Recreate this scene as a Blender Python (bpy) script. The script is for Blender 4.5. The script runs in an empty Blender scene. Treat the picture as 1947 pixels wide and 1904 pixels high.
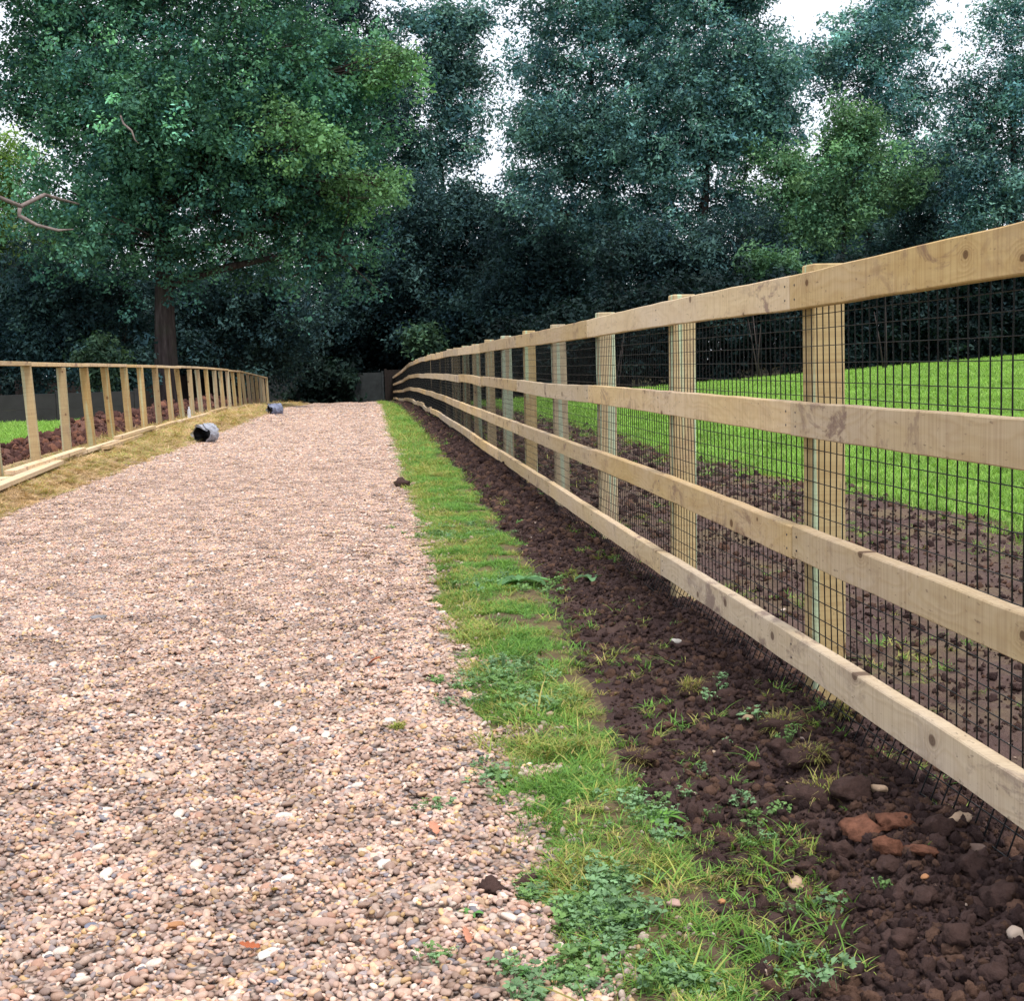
import bpy, math, random
import numpy as np
from mathutils import Matrix, Vector

# ------------------------------------------------------------------ camera, world, sun, exposure
scene = bpy.context.scene
col = scene.collection
F_PX, CX, CY, CAM_H = 2618.0, 973.5, 952.0, 1.07          # focal length in pixels of a 1947 x 1904 frame
ROLL, PITCH, YAW = math.radians(1.6), math.radians(5.66), math.radians(5.78)
cam_rot = Matrix.Rotation(-YAW, 3, 'Z') @ Matrix.Rotation(math.pi / 2 - PITCH, 3, 'X') @ Matrix.Rotation(-ROLL, 3, 'Z')
cd = bpy.data.cameras.new('camera')
cam = bpy.data.objects.new('camera', cd)
col.objects.link(cam)
cam.matrix_world = Matrix.Translation((0, 0, CAM_H)) @ cam_rot.to_4x4()
cd.sensor_fit = 'HORIZONTAL'
cd.sensor_width = 36.0
cd.lens = 36.0 * F_PX / 1947.0
cd.clip_start, cd.clip_end = 0.05, 2000
scene.camera = cam

SUN_EL, SUN_AZ = math.radians(66), math.radians(155)      # azimuth measured clockwise from +Y
world = bpy.data.worlds.new('World')
scene.world = world
world.use_nodes = True
wn, wl = world.node_tree.nodes, world.node_tree.links
wn.clear()
w_out = wn.new('ShaderNodeOutputWorld')
w_bg = wn.new('ShaderNodeBackground')
w_sky = wn.new('ShaderNodeTexSky')
w_sky.sky_type = 'NISHITA'
w_sky.sun_disc = False
w_sky.sun_elevation = SUN_EL
w_sky.sun_rotation = SUN_AZ
w_sky.air_density, w_sky.dust_density, w_sky.ozone_density = 1.0, 2.0, 1.0
w_mix = wn.new('ShaderNodeMix')
w_mix.data_type = 'RGBA'
w_mix.inputs[0].default_value = 0.80                       # an even layer of bright white cloud over the blue
w_mix.inputs[7].default_value = (10.6, 11.0, 12.0, 1)
wl.new(w_sky.outputs[0], w_mix.inputs[6])
wl.new(w_mix.outputs[2], w_bg.inputs[0])
w_bg.inputs[1].default_value = 0.115
wl.new(w_bg.outputs[0], w_out.inputs[0])

sd = bpy.data.lights.new('sun', 'SUN')
sd.energy, sd.angle, sd.color = 2.9, math.radians(12), (1.0, 0.95, 0.88)
sun = bpy.data.objects.new('sun', sd)
col.objects.link(sun)
sdir = Vector((math.sin(SUN_AZ) * math.cos(SUN_EL), math.cos(SUN_AZ) * math.cos(SUN_EL), math.sin(SUN_EL)))
sun.rotation_euler = sdir.to_track_quat('Z', 'Y').to_euler()
sun.location = (0, 0, 40)

scene.view_settings.view_transform = 'Standard'
scene.view_settings.look = 'None'
scene.view_settings.gamma = 1.0
scene.view_settings.exposure = 0.28
scene.view_settings.use_curve_mapping = False
scene.render.engine = 'CYCLES'
scene.cycles.use_denoising = True
scene.cycles.max_bounces = 4
scene.cycles.diffuse_bounces = 2
scene.cycles.transparent_max_bounces = 8
scene.cycles.use_adaptive_sampling = True
scene.cycles.adaptive_threshold = 0.015

# ------------------------------------------------------------------ helpers
rng = np.random.default_rng(7)
random.seed(7)
RM = np.array(cam_rot)


def ray(px, py):
    return RM @ np.array([(px - CX) / F_PX, -(py - CY) / F_PX, -1.0])


def at_y(px, py, Y):
    d = ray(px, py)
    return np.array([0, 0, CAM_H]) + d * (Y / d[1])


_perm = np.random.default_rng(3).permutation(512).astype(np.int64)


def _h(ix, iy, s):
    return _perm[(_perm[(ix + s * 17) & 511] + iy * 7 + s) & 511]


def noise2(x, y, s=0):
    x = np.asarray(x, float); y = np.asarray(y, float)
    ix, iy = np.floor(x).astype(np.int64), np.floor(y).astype(np.int64)
    fx, fy = x - ix, y - iy
    u, v = fx * fx * fx * (fx * (fx * 6 - 15) + 10), fy * fy * fy * (fy * (fy * 6 - 15) + 10)

    def g(a, b, dx, dy):
        t = _h(a, b, s) * (2 * np.pi / 512)
        return np.cos(t) * dx + np.sin(t) * dy
    n00, n10 = g(ix, iy, fx, fy), g(ix + 1, iy, fx - 1, fy)
    n01, n11 = g(ix, iy + 1, fx, fy - 1), g(ix + 1, iy + 1, fx - 1, fy - 1)
    return (n00 * (1 - u) + n10 * u) * (1 - v) + (n01 * (1 - u) + n11 * u) * v * 1.0


def fbm(x, y, sc, octv=4, s=0, gain=0.55):
    t, a, f = 0.0, 1.0, sc
    for k in range(octv):
        t = t + a * noise2(np.asarray(x) * f, np.asarray(y) * f, s + k)
        a *= gain; f *= 2.03
    return t


def sstep(a, b, x):
    t = np.clip((np.asarray(x, float) - a) / (b - a), 0, 1)
    return t * t * (3 - 2 * t)


# borders of the strips that run along the drive (x as a function of y)
def e_fence(y): return np.interp(y, [0, 15.4, 24, 34.5, 56, 80], [-3.2, -3.62, -3.87, -3.98, -4.07, -4.1])
def e_gl(y): return np.interp(y, [0, 11, 21, 34, 60, 80], [-2.95, -2.87, -2.70, -2.66, -2.8, -2.9]) + 0.09 * fbm(y, 0 * y, 1.1, 4, 5)
def e_gr(y): return np.interp(y, [0, 2.2, 4.6, 9, 35, 80], [0.32, 0.33, 0.30, 0.31, 0.36, 0.4]) + 0.055 * fbm(y, 0 * y, 1.7, 4, 9)
def e_vs(y): return np.interp(y, [0, 2.2, 3.8, 6.6, 13.7, 35, 80], [0.56, 0.58, 0.64, 0.79, 0.85, 0.82, 0.78]) + 0.09 * fbm(y, 0 * y, 1.3, 4, 12)
def e_sl(y): return np.interp(y, [0, 8, 15, 19, 40, 80], [4.2, 3.95, 3.5, 3.6, 3.3, 3.2]) + 0.35 * fbm(y, 0 * y, 0.7, 4, 15)


def hb(y): return np.interp(y, [-30, 25, 35, 44, 54.5, 74, 120, 300], [0, 0, -0.04, -0.13, -0.38, -0.74, -1.0, -1.0])


def height(x, y):
    x = np.asarray(x, float); y = np.asarray(y, float)
    z = hb(y) + 0.055 * np.clip(x - 4.0, 0, 24)
    gl, vs = e_gl(y), e_vs(y)
    z = z + 0.10 * sstep(0, 0.35, gl - x) * sstep(-4.6, -4.0, x)                      # bank beside the drive
    z = z + 0.018 * fbm(x, y, 2.2, 4, 31) * sstep(0.0, 0.2, gl - x) * sstep(-14, -5, x)
    drive = sstep(0, 0.25, x - gl) * sstep(0, 0.2, e_gr(y) - x)
    z = z + drive * (0.016 * np.cos((x + 1.25) * 4.1) + 0.022 * fbm(x * 1.6, y * 0.6, 1.1, 3, 41))
    soil = sstep(-0.05, 0.12, x - vs) * (1 - sstep(-0.3, 0.2, x - e_sl(y)))
    berm = 0.085 * np.exp(-((x - 1.13) / 0.2) ** 2) * (0.75 + 0.6 * fbm(x, y, 0.9, 2, 51))
    z = z + soil * (berm + 0.045 * fbm(x, y, 3.1, 3, 52) + 0.03 * np.abs(fbm(x, y, 13.0, 3, 57)) + 0.012 * fbm(x, y, 31.0, 2, 58) - 0.008)
    verge = sstep(0, 0.12, x - e_gr(y)) * (1 - sstep(-0.1, 0.1, x - vs))
    z = z + verge * (0.02 + 0.02 * fbm(x, y, 3.0, 3, 61))
    return z


def H(x, y): return float(height(np.array([x]), np.array([y]))[0])


def ground_at(px, py):
    d = ray(px, py)
    c = np.array([0, 0, CAM_H])
    t = 0.5
    for _ in range(60):
        p = c + d * t
        t += (p[2] - H(p[0], p[1])) / max(0.05, -d[2]) * 0.8
    p = c + d * t
    return float(p[0]), float(p[1]), H(p[0], p[1])


def link(o, parent=None):
    col.objects.link(o)
    if parent is not None:
        o.parent = parent
    return o


def mesh_obj(name, verts, faces, mat=None, parent=None, smooth=False, colors=None, do_link=True):
    me = bpy.data.meshes.new(name)
    verts = np.asarray(verts, np.float32).reshape(-1, 3)
    if isinstance(faces, np.ndarray):
        n, k = faces.shape
        me.vertices.add(len(verts)); me.vertices.foreach_set('co', verts.ravel())
        me.loops.add(n * k); me.loops.foreach_set('vertex_index', faces.astype(np.int32).ravel())
        me.polygons.add(n)
        me.polygons.foreach_set('loop_start', np.arange(0, n * k, k, dtype=np.int32))
        me.update(calc_edges=True)
    else:
        me.from_pydata([tuple(v) for v in verts], [], faces)
    if colors is not None:
        a = me.attributes.new('col', 'FLOAT_COLOR', 'POINT')
        c4 = np.ones((len(verts), 4), np.float32); c4[:, :3] = colors
        a.data.foreach_set('color', c4.ravel())
    if smooth:
        me.polygons.foreach_set('use_smooth', np.ones(len(me.polygons), bool))
    me.validate()
    o = bpy.data.objects.new(name, me)
    if mat is not None:
        me.materials.append(mat)
    if do_link:
        link(o, parent)
    return o


def tag(o, label=None, cat=None, group=None, kind=None):
    if label: o['label'] = label
    if cat: o['category'] = cat
    if group: o['group'] = group
    if kind: o['kind'] = kind
    return o


def empty(name, loc=(0, 0, 0), rz=0):
    o = bpy.data.objects.new(name, None)
    o.location = loc; o.rotation_euler = (0, 0, rz)
    return link(o)


class MB:
    """collects vertices and faces of one mesh"""
    def __init__(self): self.v, self.f = [], []

    def add(self, vs, fs):
        b = len(self.v)
        self.v += [tuple(p) for p in vs]
        self.f += [tuple(i + b for i in f) for f in fs]

    def box(self, x0, x1, y0, y1, z0, z1, ch=0.0):
        if ch <= 0:
            vs = [(x, y, z) for z in (z0, z1) for (x, y) in ((x0, y0), (x1, y0), (x1, y1), (x0, y1))]
            self.add(vs, [(3, 2, 1, 0), (4, 5, 6, 7), (0, 1, 5, 4), (1, 2, 6, 5), (2, 3, 7, 6), (3, 0, 4, 7)])
        else:
            def ring(z, i):
                a, b, c, d = x0 + i, x1 - i, y0 + i, y1 - i
                return [(a + ch, c, z), (b - ch, c, z), (b, c + ch, z), (b, d - ch, z), (b - ch, d, z), (a + ch, d, z), (a, d - ch, z), (a, c + ch, z)]
            vs = ring(z0, 0) + ring(z1 - ch, 0) + ring(z1, ch * 0.8)
            fs = [tuple(range(7, -1, -1)), tuple(range(16, 24))]
            for r in (0, 8):
                for k in range(8):
                    fs.append((r + k, r + (k + 1) % 8, r + 8 + (k + 1) % 8, r + 8 + k))
            self.add(vs, fs)

    def tube(self, pts, rad, n=8, cap=True):
        pts = [Vector(p) for p in pts]
        rad = rad if hasattr(rad, '__len__') else [rad] * len(pts)
        vs, fs = [], []
        ref = None
        for i, p in enumerate(pts):
            t = (pts[min(i + 1, len(pts) - 1)] - pts[max(i - 1, 0)]).normalized()
            if ref is None:
                ref = t.orthogonal().normalized()
            ref = (ref - t * ref.dot(t)).normalized()
            b = t.cross(ref)
            for k in range(n):
                a = 2 * math.pi * k / n
                vs.append(p + (ref * math.cos(a) + b * math.sin(a)) * rad[i])
        for i in range(len(pts) - 1):
            for k in range(n):
                fs.append((i * n + k, i * n + (k + 1) % n, (i + 1) * n + (k + 1) % n, (i + 1) * n + k))
        if cap:
            fs += [tuple(range(n - 1, -1, -1)), tuple(range((len(pts) - 1) * n, len(pts) * n))]
        self.add(vs, fs)

    def build(self, name, mat, parent=None, smooth=False):
        return mesh_obj(name, self.v, self.f, mat, parent, smooth)


def shared(name, src, parent, mat=None, loc=(0, 0, 0)):
    o = bpy.data.objects.new(name, src.data)
    o.location = loc
    return link(o, parent)


# ------------------------------------------------------------------ materials
class NT:
    def __init__(self, name):
        self.m = bpy.data.materials.new(name)
        self.m.use_nodes = True
        self.t = self.m.node_tree
        self.t.nodes.clear()
        self.out = self.n('ShaderNodeOutputMaterial')

    def n(self, typ, **kw):
        nd = self.t.nodes.new(typ)
        for k, v in kw.items():
            setattr(nd, k, v)
        return nd

    def l(self, a, b): self.t.links.new(a, b)

    def setin(self, sock, v):
        if hasattr(v, 'is_linked') or hasattr(v, 'links'):
            self.l(v, sock)
        else:
            sock.default_value = v

    def noise(self, vec, scale, detail=4, rough=0.55, dist=0.0):
        nd = self.n('ShaderNodeTexNoise')
        self.setin(nd.inputs['Scale'], scale)
        nd.inputs['Detail'].default_value = detail
        nd.inputs['Roughness'].default_value = rough
        nd.inputs['Distortion'].default_value = dist
        if vec is not None: self.l(vec, nd.inputs['Vector'])
        return nd.outputs['Fac']

    def ramp(self, fac, stops, interp='LINEAR'):
        nd = self.n('ShaderNodeValToRGB')
        r = nd.color_ramp
        r.interpolation = interp
        while len(r.elements) < len(stops): r.elements.new(0.5)
        for e, (p, c) in zip(r.elements, stops):
            e.position = p
            e.color = (*c, 1) if hasattr(c, '__len__') else (c, c, c, 1)
        self.l(fac, nd.inputs[0])
        return nd.outputs[0]

    def mix(self, fac, a, b, mode='MIX'):
        nd = self.n('ShaderNodeMix', data_type='RGBA', blend_type=mode)
        self.setin(nd.inputs[0], fac)
        for s, v in ((6, a), (7, b)):
            if isinstance(v, tuple) and len(v) == 3: v = (*v, 1)
            self.setin(nd.inputs[s], v)
        return nd.outputs[2]

    def math(self, op, a, b=0.0, c=None, clamp=False):
        nd = self.n('ShaderNodeMath', operation=op, use_clamp=clamp)
        self.setin(nd.inputs[0], a); self.setin(nd.inputs[1], b)
        if c is not None: self.setin(nd.inputs[2], c)
        return nd.outputs[0]

    def mapping(self, vec, scale=(1, 1, 1), loc=(0, 0, 0)):
        nd = self.n('ShaderNodeMapping')
        nd.inputs['Scale'].default_value = scale
        nd.inputs['Location'].default_value = loc
        self.l(vec, nd.inputs['Vector'])
        return nd.outputs[0]

    def bump(self, h, strength, dist=0.01, normal=None):
        nd = self.n('ShaderNodeBump')
        nd.inputs['Strength'].default_value = strength
        nd.inputs['Distance'].default_value = dist
        self.l(h, nd.inputs['Height'])
        if normal is not None: self.l(normal, nd.inputs['Normal'])
        return nd.outputs[0]

    def coord(self): return self.n('ShaderNodeTexCoord').outputs['Object']

    def principled(self, color, rough=0.8, normal=None, **kw):
        nd = self.n('ShaderNodeBsdfPrincipled')
        self.setin(nd.inputs['Base Color'], (*color, 1) if isinstance(color, tuple) else color)
        self.setin(nd.inputs['Roughness'], rough)
        nd.inputs['Specular IOR Level'].default_value = kw.get('spec', 0.3)
        if 'metal' in kw: nd.inputs['Metallic'].default_value = kw['metal']
        if normal is not None: self.l(normal, nd.inputs['Normal'])
        return nd.outputs[0]

    def done(self, sh):
        self.l(sh, self.out.inputs['Surface'])
        return self.m


def wood(name, axis, light, dark, grey, stain_amt=0.5, green=0.0, ring=0.5):
    t = NT(name)
    oi = t.n('ShaderNodeObjectInfo')
    rnd = oi.outputs['Random']
    off = t.n('ShaderNodeVectorMath', operation='SCALE')
    off.inputs[0].default_value = (13.0, 29.0, 17.0)
    t.l(rnd, off.inputs['Scale'])
    add = t.n('ShaderNodeVectorMath', operation='ADD')
    t.l(t.coord(), add.inputs[0]); t.l(off.outputs[0], add.inputs[1])
    v = add.outputs[0]
    along = {'Y': (26, 1.3, 26), 'Z': (26, 26, 1.3)}[axis]
    sep = t.n('ShaderNodeSeparateXYZ'); t.l(v, sep.inputs[0])
    comb = t.n('ShaderNodeCombineXYZ')
    if axis == 'Y':
        t.l(sep.outputs[1], comb.inputs[0]); t.l(sep.outputs[2], comb.inputs[1])
    else:
        t.l(sep.outputs[2], comb.inputs[0])
        t.l(t.math('ADD', sep.outputs[0], sep.outputs[1]), comb.inputs[1])
    plane = comb.outputs[0]
    vor = t.n('ShaderNodeTexVoronoi', voronoi_dimensions='2D')
    vor.inputs['Scale'].default_value = 4.2
    vor.inputs['Randomness'].default_value = 1.0
    t.l(t.mapping(plane, (0.9, 1.25, 1)), vor.inputs['Vector'])
    d = vor.outputs['Distance']
    csep = t.n('ShaderNodeSeparateColor'); t.l(vor.outputs['Color'], csep.inputs[0])
    on = t.math('GREATER_THAN', csep.outputs[0], 0.52)
    size = t.math('MULTIPLY_ADD', csep.outputs[1], 0.06, 0.035)
    core = t.math('MULTIPLY', t.math('SUBTRACT', 1.0, t.n('ShaderNodeMapRange').outputs[0], clamp=True), on)
    mr = t.t.nodes[-3] if False else None
    mrn = [n for n in t.t.nodes if n.bl_idname == 'ShaderNodeMapRange'][-1]
    mrn.interpolation_type = 'SMOOTHSTEP'
    t.l(d, mrn.inputs['Value'])
    t.l(t.math('MULTIPLY', size, 0.75), mrn.inputs['From Min'])
    t.l(t.math('MULTIPLY', size, 1.15), mrn.inputs['From Max'])
    halo = t.math('MULTIPLY', t.math('POWER', t.math('SUBTRACT', 1.0, t.math('MULTIPLY', d, 3.2), clamp=True), 2.0), on)
    # growth lines bend round the knots
    fine = t.noise(t.mapping(v, along), 1.0, 5, 0.6)
    wob = t.noise(t.mapping(v, {'Y': (5, 1.1, 5), 'Z': (5, 5, 1.1)}[axis]), 1.0, 3, 0.5)
    ph = t.math('ADD', t.math('MULTIPLY', wob, 16.0), t.math('MULTIPLY', halo, 5.0))
    lines = t.math('MULTIPLY_ADD', t.math('SINE', t.math('MULTIPLY', ph, 6.283)), 0.5, 0.5)
    base = t.mix(t.math('MULTIPLY', fine, 1.0), light, dark)
    tone = t.noise(t.mapping(v, {'Y': (3, 0.9, 3), 'Z': (3, 3, 0.9)}[axis]), 1.0, 3, 0.6)
    base = t.mix(t.ramp(tone, [(0.38, 0.0), (0.7, 0.85)]), base, grey)
    base = t.mix(t.math('MULTIPLY', t.math('POWER', lines, 3.0), 0.30 * ring), base, dark)
    st = t.noise(t.mapping(v, {'Y': (9, 4.5, 9), 'Z': (9, 9, 3.0)}[axis]), 1.0, 6, 0.72, 0.6)
    zone = t.noise(t.mapping(v, {'Y': (2, 0.8, 2), 'Z': (2, 2, 0.8)}[axis]), 1.0, 2, 0.5)
    base = t.mix(t.math('MULTIPLY', t.ramp(st, [(0.53, 0.0), (0.62, stain_amt)]), t.ramp(zone, [(0.42, 0.08), (0.62, 1.0)])), base, (0.24, 0.145, 0.115))
    if green > 0:
        gn = t.noise(t.mapping(v, (22, 22, 0.55)), 1.0, 2, 0.5)
        base = t.mix(t.ramp(gn, [(0.535, 0.0), (0.585, green)]), base, (0.42, 0.56, 0.40))
    spk = t.noise(t.mapping(v, {'Y': (90, 30, 90), 'Z': (90, 90, 30)}[axis]), 1.0, 2, 0.5)
    base = t.mix(t.ramp(spk, [(0.66, 0.0), (0.74, 0.55)]), base, (0.13, 0.075, 0.05))
    base = t.mix(t.math('MULTIPLY', halo, 0.38), base, (0.27, 0.145, 0.07))
    base = t.mix(t.math('MULTIPLY', core, 0.85), base, (0.14, 0.075, 0.04))
    saw = t.noise(t.mapping(v, {'Y': (3, 120, 3), 'Z': (3, 3, 120)}[axis]), 1.0, 2, 0.5)
    base = t.mix(t.ramp(saw, [(0.42, 0.0), (0.7, 0.42)]), base, t.mix(1.0, base, (0.62, 0.52, 0.48), 'MULTIPLY'))
    bri = t.math('MULTIPLY_ADD', rnd, 0.36, 0.78)
    hsv = t.n('ShaderNodeHueSaturation')
    hsv.inputs['Hue'].default_value = 0.5
    t.l(t.math('MULTIPLY_ADD', t.math('FRACT', t.math('MULTIPLY', rnd, 7.3)), -0.32, 1.12), hsv.inputs['Saturation'])
    t.l(bri, hsv.inputs['Value']); t.l(base, hsv.inputs['Color'])
    hgt = t.math('ADD', t.math('MULTIPLY', fine, 0.7), t.math('MULTIPLY', lines, 0.25))
    return t.done(t.principled(hsv.outputs[0], 0.78, t.bump(hgt, 0.35, 0.004), spec=0.2))


M = {}
M['rail'] = wood('fresh_sawn_timber', 'Y', (0.78, 0.60, 0.34), (0.52, 0.35, 0.17), (0.67, 0.52, 0.37), 0.8, ring=1.0)
M['post'] = wood('treated_post_timber', 'Z', (0.54, 0.43, 0.25), (0.36, 0.26, 0.13), (0.46, 0.38, 0.25), 0.5, green=0.75, ring=0.4)
M['post_left'] = wood('weathered_post_timber', 'Z', (0.50, 0.36, 0.17), (0.30, 0.19, 0.085), (0.42, 0.32, 0.17), 0.5, green=0.35, ring=0.4)


def attr_mat(name, rough=0.85, spec=0.2, trans=0.0, bump_scale=0, bump_str=0.3, grain=None, vary=0.0):
    t = NT(name)
    a = t.n('ShaderNodeAttribute'); a.attribute_name = 'col'
    c = a.outputs['Color']
    nrm = None
    if vary > 0:
        oi = t.n('ShaderNodeObjectInfo')
        hs = t.n('ShaderNodeHueSaturation')
        t.l(t.math('MULTIPLY_ADD', oi.outputs['Random'], 2 * vary, 1.0 - vary), hs.inputs['Value'])
        t.l(c, hs.inputs['Color']); c = hs.outputs[0]
    if grain:
        nz = t.noise(t.coord(), grain, 4, 0.65)
        c = t.mix(t.ramp(nz, [(0.3, 0.0), (0.75, 0.6)]), c, t.mix(1.0, c, (0.45, 0.42, 0.40), 'MULTIPLY'))
    if bump_scale:
        nrm = t.bump(t.noise(t.coord(), bump_scale, 5, 0.6), bump_str, 0.004)
    sh = t.principled(c, rough, nrm, spec=spec)
    if trans > 0:
        tr = t.n('ShaderNodeBsdfTranslucent'); t.l(t.mix(1.0, c, (1.2, 1.25, 0.75), 'MULTIPLY'), tr.inputs['Color'])
        mx = t.n('ShaderNodeMixShader'); mx.inputs[0].default_value = trans
        t.l(sh, mx.inputs[1]); t.l(tr.outputs[0], mx.inputs[2]); sh = mx.outputs[0]
    return t.done(sh)


M['leaf'] = attr_mat('tree_leaf', 0.6, 0.10, 0.25)
M['blade'] = attr_mat('grass_blade', 0.6, 0.15, 0.3, vary=0.26)
M['pebble'] = attr_mat('pebble_stone', 0.55, 0.4, 0, 140, 0.25, grain=70, vary=0.1)
M['clod'] = attr_mat('soil_clod', 0.95, 0.12, 0, 5, 1.0, grain=4, vary=0.2)


def ground_mat(name, fn):
    t = NT(name)
    return fn(t)


def m_gravel(t):
    c = t.coord()
    vor = t.n('ShaderNodeTexVoronoi'); vor.inputs['Scale'].default_value = 62
    t.l(c, vor.inputs['Vector'])
    sp = t.n('ShaderNodeSeparateColor'); t.l(vor.outputs['Color'], sp.inputs[0])
    colr = t.ramp(sp.outputs[0], [(0.0, (0.30, 0.20, 0.15)), (0.25, (0.46, 0.33, 0.26)), (0.5, (0.56, 0.43, 0.36)), (0.75, (0.43, 0.34, 0.30)), (1.0, (0.62, 0.52, 0.44))])
    gap = t.ramp(vor.outputs['Distance'], [(0.35, 0.85), (0.75, 0.22)])
    colr = t.mix(1.0, colr, gap, 'MULTIPLY')
    return t.done(t.principled(colr, 0.8, t.bump(vor.outputs['Distance'], -0.8, 0.012), spec=0.2))


def m_soil(t):
    c = t.coord()
    n1, n2 = t.noise(c, 5, 6, 0.65), t.noise(c, 45, 5, 0.7)
    colr = t.ramp(n1, [(0.3, (0.044, 0.027, 0.026)), (0.5, (0.068, 0.043, 0.040)), (0.72, (0.125, 0.08, 0.066))])
    colr = t.mix(t.ramp(n2, [(0.35, 0.0), (0.7, 0.6)]), colr, (0.06, 0.034, 0.031))
    pale = t.noise(c, 120, 2, 0.5)
    colr = t.mix(t.ramp(pale, [(0.70, 0.0), (0.76, 0.5)]), colr, (0.30, 0.21, 0.16))
    b = t.bump(n2, 0.9, 0.02, t.bump(t.noise(c, 160, 3, 0.6), 0.6, 0.005))
    return t.done(t.principled(colr, 0.95, b, spec=0.12))


def m_verge(t):
    c = t.coord()
    n1, n2 = t.noise(c, 6, 5, 0.6), t.noise(c, 60, 4, 0.7)
    colr = t.ramp(n1, [(0.35, (0.10, 0.066, 0.05)), (0.55, (0.16, 0.125, 0.06)), (0.75, (0.19, 0.20, 0.065))])
    colr = t.mix(t.ramp(n2, [(0.35, 0.0), (0.65, 0.7)]), colr, (0.08, 0.055, 0.038))
    return t.done(t.principled(colr, 0.9, t.bump(n2, 0.8, 0.01), spec=0.1))


def m_lawn(t):
    c = t.coord()
    n1, n2, n3 = t.noise(c, 0.35, 4, 0.6), t.noise(c, 30, 4, 0.7), t.noise(t.mapping(c, (1, 1, 1)), 3.0, 4, 0.6)
    colr = t.ramp(n1, [(0.3, (0.17, 0.30, 0.055)), (0.5, (0.21, 0.35, 0.065)), (0.7, (0.25, 0.37, 0.08))])
    colr = t.mix(t.ramp(n2, [(0.35, 0.0), (0.75, 0.5)]), colr, (0.10, 0.24, 0.03))
    colr = t.mix(t.ramp(n3, [(0.55, 0.0), (0.8, 0.4)]), colr, (0.17, 0.27, 0.05))
    return t.done(t.principled(colr, 0.85, t.bump(n2, 0.7, 0.02), spec=0.15))


def m_floor(t):
    c = t.coord()
    n1, n2 = t.noise(c, 0.8, 5, 0.6), t.noise(c, 14, 4, 0.7)
    colr = t.ramp(n1, [(0.3, (0.022, 0.018, 0.011)), (0.55, (0.04, 0.035, 0.016)), (0.75, (0.035, 0.05, 0.016))])
    colr = t.mix(t.ramp(n2, [(0.4, 0.0), (0.7, 0.6)]), colr, (0.02, 0.016, 0.01))
    return t.done(t.principled(colr, 0.95, t.bump(n2, 0.8, 0.03), spec=0.1))


def m_bank(t):
    c = t.coord()
    n1, n2 = t.noise(c, 2.2, 5, 0.65), t.noise(t.mapping(c, (1, 1, 1)), 40, 4, 0.7)
    colr = t.ramp(n1, [(0.3, (0.38, 0.24, 0.13)), (0.5, (0.50, 0.35, 0.20)), (0.66, (0.42, 0.31, 0.15)), (0.8, (0.27, 0.25, 0.10))])
    colr = t.mix(t.ramp(n2, [(0.35, 0.0), (0.7, 0.55)]), colr, (0.14, 0.09, 0.045))
    return t.done(t.principled(colr, 0.9, t.bump(n2, 0.8, 0.02), spec=0.1))


def m_trampled(t):
    c = t.coord()
    n1, n2, n3 = t.noise(c, 3.5, 6, 0.65), t.noise(c, 45, 5, 0.7), t.noise(c, 1.6, 5, 0.7)
    colr = t.ramp(n1, [(0.3, (0.075, 0.048, 0.044)), (0.5, (0.115, 0.075, 0.066)), (0.72, (0.17, 0.115, 0.092))])
    colr = t.mix(t.ramp(n3, [(0.46, 0.0), (0.62, 0.7)]), colr, (0.20, 0.155, 0.085))
    colr = t.mix(t.ramp(n2, [(0.35, 0.0), (0.7, 0.6)]), colr, (0.065, 0.04, 0.036))
    return t.done(t.principled(colr, 0.95, t.bump(n2, 0.9, 0.02), spec=0.12))


def m_heap(t):
    c = t.coord()
    n1, n2 = t.noise(c, 3, 6, 0.65), t.noise(c, 25, 5, 0.7)
    colr = t.ramp(n1, [(0.3, (0.085, 0.045, 0.038)), (0.5, (0.16, 0.08, 0.062)), (0.72, (0.24, 0.125, 0.09))])
    colr = t.mix(t.ramp(n2, [(0.35, 0.0), (0.7, 0.6)]), colr, (0.06, 0.032, 0.028))
    return t.done(t.principled(colr, 0.95, t.bump(n2, 0.9, 0.04), spec=0.12))


for k, fn in (('trampled', m_trampled), ('heap', m_heap), ('gravel', m_gravel), ('soil', m_soil), ('verge', m_verge), ('lawn', m_lawn), ('floor', m_floor), ('bank', m_bank)):
    M[k] = ground_mat(k + '_surface', fn)


def m_bark(t):
    c = t.coord()
    n1 = t.noise(t.mapping(c, (9, 9, 1.2)), 1.0, 6, 0.65)
    n2 = t.noise(c, 1.3, 3, 0.5)
    colr = t.ramp(n1, [(0.3, (0.02, 0.015, 0.014)), (0.55, (0.06, 0.046, 0.044)), (0.75, (0.12, 0.098, 0.095))])
    colr = t.mix(t.ramp(n2, [(0.5, 0.0), (0.7, 0.4)]), colr, (0.055, 0.065, 0.04))
    return t.done(t.principled(colr, 0.9, t.bump(n1, 1.0, 0.05), spec=0.15))


M['bark'] = ground_mat('bark', m_bark)


def m_dead(t):
    n1 = t.noise(t.mapping(t.coord(), (6, 6, 6)), 1.0, 5, 0.6)
    return t.done(t.principled(t.ramp(n1, [(0.3, (0.10, 0.075, 0.07)), (0.7, (0.27, 0.21, 0.20))]), 0.85, t.bump(n1, 0.6, 0.03)))


M['deadwood'] = ground_mat('bare_dead_wood', m_dead)


def m_simple(color, rough=0.7, sc=20, amt=0.5, dk=0.5, spec=0.2, bs=0.3):
    def fn(t):
        n1 = t.noise(t.coord(), sc, 5, 0.65)
        c = t.mix(t.ramp(n1, [(0.35, 0.0), (0.7, amt)]), color, tuple(x * dk for x in color))
        return t.done(t.principled(c, rough, t.bump(n1, bs, 0.01), spec=spec))
    return fn


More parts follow.
